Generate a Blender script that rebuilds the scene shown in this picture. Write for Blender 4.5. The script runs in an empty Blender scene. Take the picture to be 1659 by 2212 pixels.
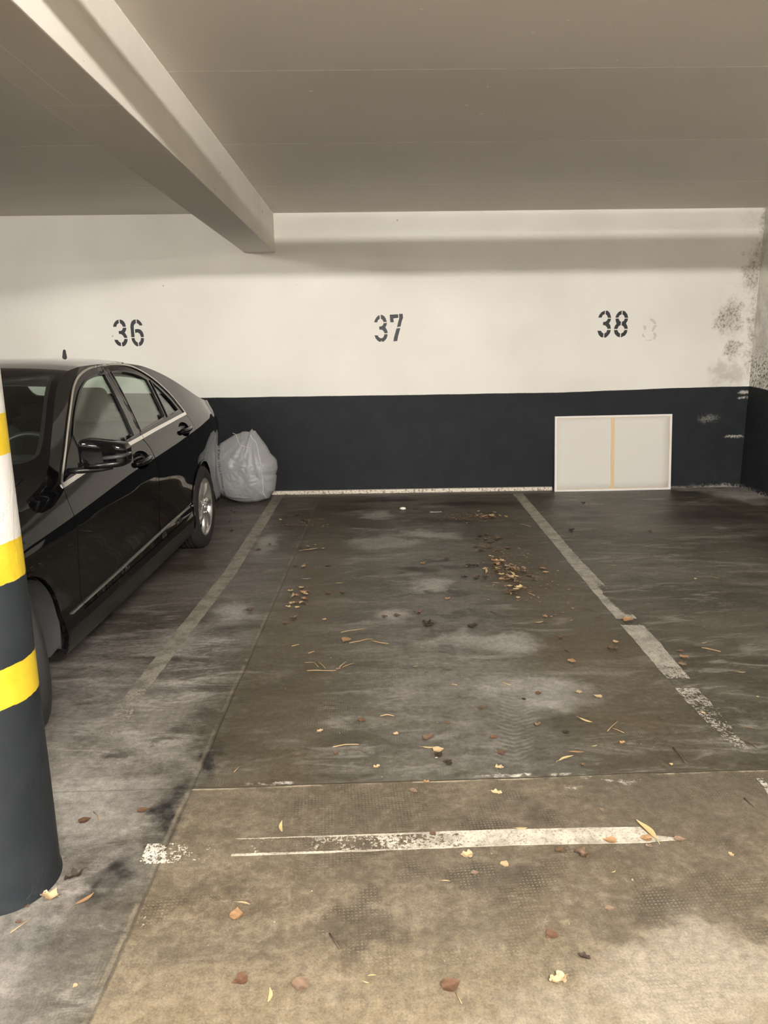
import bpy, bmesh, math, random
from mathutils import Vector, Matrix, noise
from mathutils.geometry import delaunay_2d_cdt, tessellate_polygon
SC = bpy.context.scene
COL = SC.collection
PI = math.pi

# ------------------------------------------------------------------ camera
F_PX = 1602.0
def _n(v): return v.normalized()
_Y = _n(Vector(((803-829.5)/F_PX, -(746-1106)/F_PX, -1)))
_Z = -_n(Vector(((925-829.5)/F_PX, -(8235-1106)/F_PX, -1)))
_Z = _n(_Z - _Y*_Z.dot(_Y)); _X = _Y.cross(_Z)
cam = bpy.data.cameras.new('camera'); camo = bpy.data.objects.new('camera', cam); COL.objects.link(camo)
camo.matrix_world = Matrix.Translation((0, 0, 1.5)) @ Matrix((_X, _Y, _Z)).to_4x4()
cam.sensor_fit = 'VERTICAL'; cam.sensor_height = 36.0; cam.sensor_width = 27.0
cam.lens = 36.0*F_PX/2212.0; cam.clip_start = .05; cam.clip_end = 100
SC.camera = camo
# ------------------------------------------------------------------ exposure, world
SC.view_settings.view_transform = 'Standard'; SC.view_settings.look = 'None'
SC.view_settings.gamma = 1.0; SC.view_settings.use_curve_mapping = False
SC.view_settings.exposure = 0.52
SC.cycles.max_bounces = 14; SC.cycles.diffuse_bounces = 8; SC.cycles.glossy_bounces = 6; SC.cycles.transparent_max_bounces = 16
world = bpy.data.worlds.new('world'); SC.world = world; world.use_nodes = True
world.node_tree.nodes['Background'].inputs[0].default_value = (.9, .8, .68, 1)
world.node_tree.nodes['Background'].inputs[1].default_value = .02
# the fluorescent battens behind the photographer, last three unseen and added as ambient fill: (centre x, y, z, length, strength)
LAMPS = [(.75, -1.10, 2.675, 1.2, 2700.0), (-2.7, -1.10, 2.675, 1.2, 1250.0), (2.6, -5.6, 2.55, 1.5, 620.0), (-1.0, -5.6, 2.55, 1.5, 620.0), (-4.8, -5.6, 2.55, 1.5, 620.0)]
LAMP_COL = (1.0, .95, .895)

# ------------------------------------------------------------------ node helper
class NT:
    def __init__(s, name):
        s.m = bpy.data.materials.new(name); s.m.use_nodes = True
        s.t = s.m.node_tree; s.N = s.t.nodes; s.L = s.t.links
        s.b = s.N['Principled BSDF']; s._pos = None
    def put(s, sock, v):
        if hasattr(v, 'is_linked'): s.L.new(v, sock)
        elif isinstance(v, (tuple, list)): sock.default_value = (tuple(v)+(1,)) if len(v) == 3 and len(sock.default_value) == 4 else v
        else: sock.default_value = v
    def pos(s):
        if s._pos is None:
            s._pos = s.N.new('ShaderNodeNewGeometry').outputs['Position']
        return s._pos
    def obj(s): return s.N.new('ShaderNodeTexCoord').outputs['Object']
    def sep(s, v):
        n = s.N.new('ShaderNodeSeparateXYZ'); s.put(n.inputs[0], v); return n.outputs
    def comb(s, x, y, z):
        n = s.N.new('ShaderNodeCombineXYZ')
        for i, q in enumerate((x, y, z)): s.put(n.inputs[i], q)
        return n.outputs[0]
    def scale(s, v, sc):
        n = s.N.new('ShaderNodeVectorMath'); n.operation = 'MULTIPLY'; s.put(n.inputs[0], v); n.inputs[1].default_value = sc; return n.outputs[0]
    def vadd(s, v, w):
        n = s.N.new('ShaderNodeVectorMath'); n.operation = 'ADD'; s.put(n.inputs[0], v); s.put(n.inputs[1], w); return n.outputs[0]
    def ma(s, op, a, b=0.0, c=0.0, clamp=False):
        n = s.N.new('ShaderNodeMath'); n.operation = op; n.use_clamp = clamp
        s.put(n.inputs[0], a); s.put(n.inputs[1], b); s.put(n.inputs[2], c); return n.outputs[0]
    def mul(s, a, b): return s.ma('MULTIPLY', a, b)
    def add(s, a, b): return s.ma('ADD', a, b)
    def sub(s, a, b): return s.ma('SUBTRACT', a, b)
    def mx(s, a, b): return s.ma('MAXIMUM', a, b)
    def step(s, v, lo, hi):
        n = s.N.new('ShaderNodeMapRange'); n.interpolation_type = 'SMOOTHSTEP'
        s.put(n.inputs[0], v); s.put(n.inputs[1], lo); s.put(n.inputs[2], hi); n.inputs[3].default_value = 0; n.inputs[4].default_value = 1
        return n.outputs[0]
    def noise(s, v, sc, detail=4, rough=.55, dist=0.0):
        n = s.N.new('ShaderNodeTexNoise'); s.put(n.inputs['Vector'], v)
        n.inputs['Scale'].default_value = sc; n.inputs['Detail'].default_value = detail
        n.inputs['Roughness'].default_value = rough; n.inputs['Distortion'].default_value = dist
        return n.outputs[0]
    def mix(s, f, a, b):
        n = s.N.new('ShaderNodeMix'); n.data_type = 'RGBA'
        s.put(n.inputs[0], f); s.put(n.inputs[6], a); s.put(n.inputs[7], b); return n.outputs[2]
    def bump(s, h, strength=.3, dist=.01):
        n = s.N.new('ShaderNodeBump'); n.inputs['Strength'].default_value = strength; n.inputs['Distance'].default_value = dist
        s.put(n.inputs['Height'], h); s.L.new(n.outputs[0], s.b.inputs['Normal'])
    def blob(s, x, y, cx, cy, rx, ry, wob=None, k=.5):
        """soft elliptical mask around (cx, cy); wob is a noise socket that frays its edge"""
        a = s.ma('DIVIDE', s.sub(x, cx), rx); b = s.ma('DIVIDE', s.sub(y, cy), ry)
        d = s.ma('SQRT', s.add(s.mul(a, a), s.mul(b, b)))
        if wob is not None: d = s.add(d, s.mul(s.sub(wob, .5), 4.0*k))
        return s.sub(1.0, s.step(d, .35, 1.15))
    def warp(s, x, y, sc, amp, v=None):
        n = s.N.new('ShaderNodeTexNoise'); s.put(n.inputs['Vector'], v if v is not None else s.pos()); n.inputs['Scale'].default_value = sc
        n.inputs['Detail'].default_value = 7; n.inputs['Roughness'].default_value = .66
        q = s.sep(n.outputs[1]); return s.add(x, s.mul(s.sub(q[0], .5), amp)), s.add(y, s.mul(s.sub(q[1], .5), amp))
    def st(s, n, lo=.36, hi=.64): return s.step(n, lo, hi)
    def color(s, c): s.put(s.b.inputs['Base Color'], c)
    def rough(s, r): s.put(s.b.inputs['Roughness'], r)
def simple(name, col, rough=.5, metal=0.0, coat=0.0, var=.12, sc=30.0, bump=0.0):
    t = NT(name)
    nz = t.noise(t.obj(), sc, 3)
    t.color(t.mix(nz, tuple(c*(1-var) for c in col), tuple(min(1, c*(1+var)) for c in col)))
    t.rough(rough); t.b.inputs['Metallic'].default_value = metal
    t.b.inputs['Coat Weight'].default_value = coat; t.b.inputs['Coat Roughness'].default_value = .02
    if bump: t.bump(nz, bump, .01)
    return t.m

# ------------------------------------------------------------------ object helpers
def link(name, me, parent=None):
    o = bpy.data.objects.new(name, me); COL.objects.link(o)
    if parent is not None: o.parent = parent
    return o
def tag(o, label=None, cat=None, group=None, kind=None):
    if label: o['label'] = label
    if cat: o['category'] = cat
    if group: o['group'] = group
    if kind: o['kind'] = kind
    return o
def thing(name, label, cat, loc=(0, 0, 0), rz=0.0, group=None):
    o = link(name, None); o.location = loc; o.rotation_euler[2] = rz; o.empty_display_size = .1
    return tag(o, label, cat, group)
def from_bm(name, bm, m, parent=None, smooth=False):
    me = bpy.data.meshes.new(name); bmesh.ops.recalc_face_normals(bm, faces=bm.faces) if not getattr(bm, 'keep', 0) else None
    bm.to_mesh(me); bm.free()
    for p in me.polygons: p.use_smooth = smooth
    if m is not None:
        for q in (m if isinstance(m, list) else [m]): me.materials.append(q)
    return link(name, me, parent)
def box_bm(bm, lo, hi, bev=0.0, mat=None):
    r = bmesh.ops.create_cube(bm, size=1.0)
    for v in r['verts']:
        v.co = Vector([lo[i] + (v.co[i]+.5)*(hi[i]-lo[i]) for i in range(3)])
        if mat is not None: v.co = mat @ v.co
    if bev:
        es = list({e for v in r['verts'] for e in v.link_edges})
        bmesh.ops.bevel(bm, geom=es, offset=bev, segments=2, affect='EDGES', profile=.6)
def box(name, lo, hi, m, parent=None, bev=0.0):
    bm = bmesh.new(); box_bm(bm, lo, hi, bev); return from_bm(name, bm, m, parent)
def tube_bm(bm, pts, rad, seg=8, caps=True):
    """swept tube through pts; rad a number or one per point"""
    pts = [Vector(p) for p in pts]; n = len(pts)
    rr = rad if isinstance(rad, (list, tuple)) else [rad]*n
    rings = []; up = Vector((0, 0, 1))
    for i, p in enumerate(pts):
        d = (pts[min(n-1, i+1)]-pts[max(0, i-1)]).normalized()
        a = d.cross(up)
        if a.length < .05: a = d.cross(Vector((1, 0, 0)))
        a.normalize(); b = a.cross(d).normalized()
        rings.append([bm.verts.new(p + rr[i]*(math.cos(2*PI*k/seg)*a + math.sin(2*PI*k/seg)*b)) for k in range(seg)])
    for r0, r1 in zip(rings, rings[1:]):
        for k in range(seg): bm.faces.new((r0[k], r0[(k+1) % seg], r1[(k+1) % seg], r1[k]))
    if caps:
        bm.faces.new(rings[0]); bm.faces.new(list(reversed(rings[-1])))
def tube(name, pts, rad, m, parent=None, seg=8):
    bm = bmesh.new(); tube_bm(bm, pts, rad, seg); return from_bm(name, bm, m, parent, True)
def lathe_bm(bm, prof, seg=48, axis='y', close=False):
    """revolve (radius, along) pairs about the axis"""
    rings = []
    for r, h in prof:
        ring = []
        for k in range(seg):
            c, s_ = math.cos(2*PI*k/seg)*r, math.sin(2*PI*k/seg)*r
            ring.append(bm.verts.new((c, h, s_) if axis == 'y' else (c, s_, h)))
        rings.append(ring)
    pr = list(zip(rings, rings[1:])) + ([(rings[-1], rings[0])] if close else [])
    for a, b in pr:
        for k in range(seg): bm.faces.new((a[k], a[(k+1) % seg], b[(k+1) % seg], b[k]))
def grid_bm(bm, fn, nu, nv):
    g = [[bm.verts.new(fn(i/nu, j/nv)) for j in range(nv+1)] for i in range(nu+1)]
    for i in range(nu):
        for j in range(nv): bm.faces.new((g[i][j], g[i+1][j], g[i+1][j+1], g[i][j+1]))
    return g
def prism_bm(bm, poly, f, t):
    """poly: 2-D points, f maps (a, b, depth) to 3-D"""
    a = [bm.verts.new(f(p[0], p[1], 0)) for p in poly]; b = [bm.verts.new(f(p[0], p[1], t)) for p in poly]
    n = len(poly)
    for t_ in tessellate_polygon([[Vector((p[0], p[1], 0)) for p in poly]]):
        bm.faces.new([a[i] for i in t_]); bm.faces.new([b[i] for i in t_[::-1]])
    for i in range(n): bm.faces.new((a[i], b[i], b[(i+1) % n], a[(i+1) % n]))
def inside(p, poly):
    x, y = p; c = False; n = len(poly); j = n-1
    for i in range(n):
        xi, yi = poly[i]; xj, yj = poly[j]
        if (yi > y) != (yj > y) and x < (xj-xi)*(y-yi)/(yj-yi)+xi: c = not c
        j = i
    return c
def dens(poly, st, closed=True):
    out = []; n = len(poly)
    for i in range(n if closed else n-1):
        a, b = poly[i], poly[(i+1) % n]; L = math.hypot(b[0]-a[0], b[1]-a[1]); k = max(1, int(L/st))
        out += [(a[0]+(b[0]-a[0])*q/k, a[1]+(b[1]-a[1])*q/k) for q in range(k)]
    if not closed: out.append(tuple(poly[-1]))
    return out
def crom(pts, k=5):
    """smooth curve through open points (Catmull-Rom)"""
    P = [Vector(p) for p in pts]; P = [P[0]*2-P[1]] + P + [P[-1]*2-P[-2]]; out = []
    for i in range(1, len(P)-2):
        a, b, c, d = P[i-1:i+3]
        for q in range(k):
            t = q/k; out.append(tuple(.5*((2*b)+(c-a)*t+(2*a-5*b+4*c-d)*t*t+(3*b-a-3*c+d)*t**3)))
    out.append(tuple(P[-2])); return out
def chaikin(poly, n=2, r=.25):
    for _ in range(n):
        q = []
        for i in range(len(poly)):
            a, b = Vector(poly[i]), Vector(poly[(i+1) % len(poly)]); q += [tuple(a+(b-a)*r), tuple(a+(b-a)*(1-r))]
        poly = q
    return poly
def inset(poly, d):
    """shift a polygon's edges inward by d (outward when negative)"""
    n = len(poly); A = sum(poly[i][0]*poly[(i+1) % n][1]-poly[(i+1) % n][0]*poly[i][1] for i in range(n)); sg = 1 if A > 0 else -1
    out = []
    for i in range(n):
        p0, p1, p2 = Vector(poly[i-1]), Vector(poly[i]), Vector(poly[(i+1) % n])
        e0 = (p1-p0).normalized(); e1 = (p2-p1).normalized()
        n0 = Vector((-e0.y, e0.x))*sg; n1 = Vector((-e1.y, e1.x))*sg
        m_ = (n0+n1); m_ = m_/max(.25, m_.length_squared)*2 if m_.length > .01 else n0
        m_ = m_*min(1.0, 1.5/max(m_.length, 1e-6)); out.append(tuple(p1 + m_*d))
    return out
def patch(name, outer, holes, fn, nfn, m, parent=None, st=.03, thick=.012, flip=False):
    """a skin over the plane region outer minus holes, lifted by fn(a, b) with exact normals nfn(a, b), given thickness"""
    loops = [dens(outer, st)] + [dens(h, st) for h in holes]
    V, Ed = [], []
    for lp in loops:
        s0 = len(V); V += lp; Ed += [(s0+i, s0+(i+1) % len(lp)) for i in range(len(lp))]
    nb = len(V)
    xs = [p[0] for p in loops[0]]; ys = [p[1] for p in loops[0]]
    x = min(xs)+st*.5
    bpts = V[:nb]
    while x < max(xs):
        y = min(ys)+st*.5
        near = [q for q in bpts if abs(q[0]-x) < st*.55]
        while y < max(ys):
            p = (x, y)
            if inside(p, loops[0]) and not any(inside(p, h) for h in loops[1:]) and not any(abs(q[1]-y) < st*.55 for q in near): V.append(p)
            y += st
        x += st
    r = delaunay_2d_cdt([Vector(p) for p in V], Ed, [], 0, 1e-6)
    rv = [(p.x, p.y) for p in r[0]]; tris = []
    for f in r[2]:
        c = (sum(rv[i][0] for i in f)/len(f), sum(rv[i][1] for i in f)/len(f))
        if inside(c, loops[0]) and not any(inside(c, h) for h in loops[1:]): tris.append(list(f))
    P = [Vector(fn(*q)) for q in rv]; NN = [Vector(nfn(*q)).normalized() for q in rv]
    if flip: P = [Vector((p.x, -p.y, p.z)) for p in P]; NN = [Vector((p.x, -p.y, p.z)) for p in NN]
    n = len(P); verts = P + [p - q*thick for p, q in zip(P, NN)]
    faces = []; fn_ = []
    cnt = {}
    for t in tris:
        a, b, c = (P[i] for i in t[:3])
        if (b-a).cross(c-a).dot(NN[t[0]]) < 0: t = t[::-1]
        faces.append(tuple(t)); fn_.append(0)
        for i in range(3): cnt[(t[i], t[(i+1) % 3])] = 1
    tops = list(faces)
    for t in tops: faces.append(tuple(n+i for i in reversed(t))); fn_.append(1)
    for (a, b) in list(cnt):
        if (b, a) not in cnt: faces.append((b, a, n+a, n+b)); fn_.append(2)
    me = bpy.data.meshes.new(name); me.from_pydata(verts, [], faces); me.update()
    for p in me.polygons: p.use_smooth = True
    ln = []
    for p in me.polygons:
        k = fn_[p.index]
        for vi in p.vertices:
            ln.append(NN[vi] if k == 0 else (-NN[vi-n] if k == 1 else p.normal.copy()))
    me.normals_split_custom_set([tuple(q) for q in ln])
    me.materials.append(m)
    return link(name, me, parent)
# ------------------------------------------------------------------ measured outlines (metres)
DATA_36 = [[[(-2.5537, 1.7124), (-2.5492, 1.7311), (-2.5376, 1.7524), (-2.5194, 1.7708), (-2.4952, 1.7812), (-2.4942, 1.7465), (-2.5102, 1.7373), (-2.5181, 1.7254), (-2.5207, 1.712)], [(-2.4856, 1.7811), (-2.4679, 1.7795), (-2.4472, 1.7659), (-2.4339, 1.7457), (-2.4274, 1.7108), (-2.4576, 1.7112), (-2.4644, 1.7274), (-2.4743, 1.7395), (-2.4834, 1.745)], [(-2.4584, 1.7018), (-2.4249, 1.7014), (-2.4286, 1.6813), (-2.4369, 1.6653), (-2.4448, 1.6547), (-2.4338, 1.6384), (-2.4259, 1.6195), (-2.4217, 1.6046), (-2.4535, 1.6037), (-2.4603, 1.6199), (-2.4727, 1.6349), (-2.4859, 1.6418), (-2.5024, 1.642), (-2.5038, 1.6716), (-2.4803, 1.6726), (-2.4671, 1.6818), (-2.4604, 1.6952)], [(-2.4543, 1.5942), (-2.4213, 1.5938), (-2.4263, 1.5682), (-2.4379, 1.5467), (-2.4517, 1.5307), (-2.4662, 1.5227), (-2.4813, 1.5243), (-2.4824, 1.5581), (-2.4679, 1.566), (-2.4584, 1.5794)], [(-2.5528, 1.5874), (-2.5212, 1.587), (-2.5115, 1.572), (-2.5013, 1.5624), (-2.492, 1.5583), (-2.4911, 1.5231), (-2.51, 1.5274), (-2.5284, 1.5384), (-2.5419, 1.5562), (-2.5501, 1.5725)]], [[(-2.3839, 1.6108), (-2.3833, 1.6647), (-2.3848, 1.7103), (-2.3797, 1.737), (-2.368, 1.7609), (-2.3503, 1.7754), (-2.3265, 1.7804), (-2.3268, 1.7457), (-2.343, 1.7325), (-2.3504, 1.7179), (-2.3521, 1.675), (-2.3508, 1.6104)], [(-2.3175, 1.7803), (-2.3008, 1.7761), (-2.2829, 1.7612), (-2.2706, 1.7436), (-2.2628, 1.7221), (-2.2932, 1.7212), (-2.3016, 1.7347), (-2.312, 1.7415), (-2.318, 1.7429)], [(-2.3431, 1.6843), (-2.3221, 1.6886), (-2.2975, 1.6864), (-2.2792, 1.6754), (-2.2669, 1.6578), (-2.2604, 1.6362), (-2.2593, 1.6106), (-2.2889, 1.6096), (-2.2928, 1.6285), (-2.301, 1.6448), (-2.3167, 1.6544), (-2.3278, 1.6537), (-2.3399, 1.648)], [(-2.3825, 1.6022), (-2.3516, 1.6018), (-2.349, 1.5834), (-2.3418, 1.5712), (-2.3238, 1.5561), (-2.3213, 1.5208), (-2.3391, 1.5224), (-2.3572, 1.5376), (-2.3718, 1.5594), (-2.381, 1.5811)], [(-2.2895, 1.6015), (-2.2601, 1.6012), (-2.2631, 1.5715), (-2.2764, 1.5446), (-2.293, 1.5286), (-2.3142, 1.5221), (-2.3141, 1.5559), (-2.3008, 1.5666), (-2.2925, 1.5827)]]]
DATA_37 = [[[(0.0271, 1.7224), (0.0358, 1.7465), (0.0514, 1.7704), (0.0682, 1.7863), (0.0821, 1.7914), (0.0844, 1.7566), (0.0662, 1.7434), (0.059, 1.722)], [(0.0932, 1.7953), (0.1112, 1.7911), (0.1304, 1.7788), (0.1439, 1.7572), (0.1546, 1.7248), (0.1214, 1.7239), (0.1106, 1.7455), (0.0955, 1.7564)], [(0.1212, 1.7132), (0.1545, 1.7168), (0.1515, 1.6966), (0.1387, 1.6726), (0.151, 1.6535), (0.1604, 1.6291), (0.1589, 1.6156), (0.1283, 1.616), (0.1229, 1.6323), (0.1092, 1.6473), (0.0954, 1.6516), (0.0787, 1.6504), (0.0764, 1.6814), (0.0986, 1.6833), (0.1126, 1.6931), (0.1189, 1.7051)], [(0.1268, 1.6066), (0.1601, 1.6061), (0.1571, 1.5859), (0.1485, 1.5643), (0.133, 1.5469), (0.1189, 1.5348), (0.1021, 1.5337), (0.0973, 1.5487), (0.0924, 1.5338), (0.0742, 1.5341), (0.0563, 1.5479), (0.0386, 1.5698), (0.0293, 1.597), (0.0612, 1.5966), (0.0694, 1.5816), (0.0831, 1.5706), (0.097, 1.5677), (0.1138, 1.5742), (0.1237, 1.589)]], [[(0.1831, 1.7942), (0.2662, 1.7972), (0.2701, 1.7636), (0.2187, 1.7576), (0.2225, 1.7213), (0.1892, 1.7204), (0.1854, 1.7526)], [(0.2759, 1.8011), (0.3119, 1.8014), (0.3152, 1.7644), (0.3017, 1.7297), (0.2901, 1.6787), (0.254, 1.6738), (0.2626, 1.7087), (0.277, 1.7595)], [(0.2497, 1.6617), (0.2872, 1.6639), (0.2772, 1.6276), (0.2657, 1.5899), (0.2555, 1.5385), (0.2165, 1.5363), (0.2224, 1.5688), (0.2311, 1.6012)]]]
DATA_38 = [[[(2.2616, 1.7404), (2.2693, 1.7639), (2.2902, 1.7916), (2.3242, 1.8075), (2.3259, 1.774), (2.3029, 1.7614), (2.2951, 1.7399)], [(2.3323, 1.8061), (2.3542, 1.8046), (2.3755, 1.782), (2.3913, 1.7366), (2.3578, 1.737), (2.349, 1.7586), (2.3336, 1.7717)], [(2.356, 1.7284), (2.3909, 1.728), (2.3841, 1.7043), (2.371, 1.6829), (2.3864, 1.6633), (2.3926, 1.6307), (2.359, 1.6303), (2.3513, 1.6486), (2.3325, 1.6648), (2.3123, 1.6664), (2.3121, 1.6966), (2.3352, 1.6998), (2.3523, 1.7134)], [(2.3565, 1.619), (2.3933, 1.6185), (2.386, 1.5874), (2.3692, 1.5658), (2.3478, 1.5452), (2.3298, 1.5468), (2.33, 1.5859), (2.3496, 1.5965)], [(2.2581, 1.6129), (2.2949, 1.6124), (2.3047, 1.5971), (2.3219, 1.5847), (2.3208, 1.5469), (2.2982, 1.5493), (2.2746, 1.5714)]], [[(2.4315, 1.7382), (2.4432, 1.7682), (2.4641, 1.7937), (2.4924, 1.8054), (2.4931, 1.7698), (2.4706, 1.7571), (2.4641, 1.7378)], [(2.5013, 1.8053), (2.5263, 1.7973), (2.5503, 1.769), (2.5613, 1.7345), (2.5264, 1.7349), (2.5176, 1.7565), (2.5012, 1.7684)], [(2.4342, 1.7287), (2.4655, 1.7283), (2.4757, 1.7075), (2.4911, 1.6965), (2.4893, 1.6641), (2.4719, 1.6557), (2.4578, 1.6277), (2.4241, 1.6281), (2.4315, 1.6562), (2.4481, 1.6798), (2.439, 1.6993)], [(2.5268, 1.7276), (2.5609, 1.7271), (2.5543, 1.7022), (2.5421, 1.6808), (2.5571, 1.6546), (2.5632, 1.6277), (2.5295, 1.6281), (2.5216, 1.6486), (2.4992, 1.664), (2.5009, 1.6964), (2.5204, 1.7069)], [(2.4247, 1.6181), (2.4592, 1.6177), (2.4708, 1.595), (2.4895, 1.5826), (2.4872, 1.5447), (2.4596, 1.556), (2.4334, 1.5824)], [(2.5302, 1.6168), (2.5607, 1.6164), (2.5565, 1.5895), (2.54, 1.5636), (2.4984, 1.5446), (2.4985, 1.5825), (2.5203, 1.5943)]]]
DATA_GHOST = [[[(2.7832, 1.7274), (2.8083, 1.7206), (2.8319, 1.703), (2.8519, 1.6725), (2.8206, 1.6707), (2.8057, 1.6926), (2.7823, 1.708)], [(2.8234, 1.6621), (2.8548, 1.6617), (2.8433, 1.6336), (2.821, 1.597), (2.8008, 1.5973), (2.8124, 1.6254)], [(2.7181, 1.6612), (2.7457, 1.65), (2.7473, 1.6262), (2.7371, 1.6089), (2.722, 1.6352)], [(2.8194, 1.5883), (2.8467, 1.5836), (2.8589, 1.5552), (2.8403, 1.5118), (2.8256, 1.5295), (2.828, 1.5599)], [(2.7142, 1.581), (2.7281, 1.5743), (2.7267, 1.5612), (2.7453, 1.5523), (2.7368, 1.5437), (2.7118, 1.5484)], [(2.7314, 1.5241), (2.7725, 1.5149), (2.8081, 1.521), (2.8209, 1.5317), (2.8131, 1.5143), (2.7774, 1.5082)]]]
DATA_BAG = [(-1.1712, 0.7455), (-1.1625, 0.7285), (-1.141, 0.7258), (-1.1142, 0.6869), (-1.0738, 0.6283), (-1.0333, 0.5695), (-1.0028, 0.5009), (-0.9703, 0.4711), (-0.943, 0.4316), (-0.9393, 0.3529), (-0.9614, 0.2941), (-0.9523, 0.2791), (-0.9596, 0.2248), (-0.9759, 0.1355), (-1.0117, 0.1011), (-1.0383, 0.0565), (-1.0705, 0.0495), (-1.1527, 0.0233), (-1.2511, 0.0174), (-1.329, 0.0262), (-1.4107, 0.0526), (-1.4774, 0.0837), (-1.5387, 0.1197), (-1.5739, 0.18), (-1.5918, 0.2794), (-1.5984, 0.4025), (-1.584, 0.4757), (-1.5351, 0.5626), (-1.489, 0.6055), (-1.4092, 0.6527), (-1.3446, 0.6903), (-1.291, 0.704), (-1.2661, 0.7205), (-1.223, 0.7198), (-1.1946, 0.7122), (-1.1813, 0.736)]
DATA_SEAM = [(-1.1788, 0.6927), (-1.1635, 0.6635), (-1.1271, 0.6219), (-1.1107, 0.5658), (-1.0991, 0.5073), (-1.0871, 0.4583), (-1.0761, 0.3846), (-1.0708, 0.2958), (-1.0695, 0.2216), (-1.076, 0.1371), (-1.0628, 0.1069), (-1.0574, 0.0668)]
DATA_TEXT = [(-1.4401, 0.0931), (-1.4458, 0.2028), (-1.4535, 0.3167), (-1.4654, 0.4005), (-1.474, 0.4984), (-1.477, 0.6054)]
DATA_BIG = [(-1.4756, 0.1137), (-1.4957, 0.1837), (-1.506, 0.2533), (-1.5069, 0.3175)]
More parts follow.
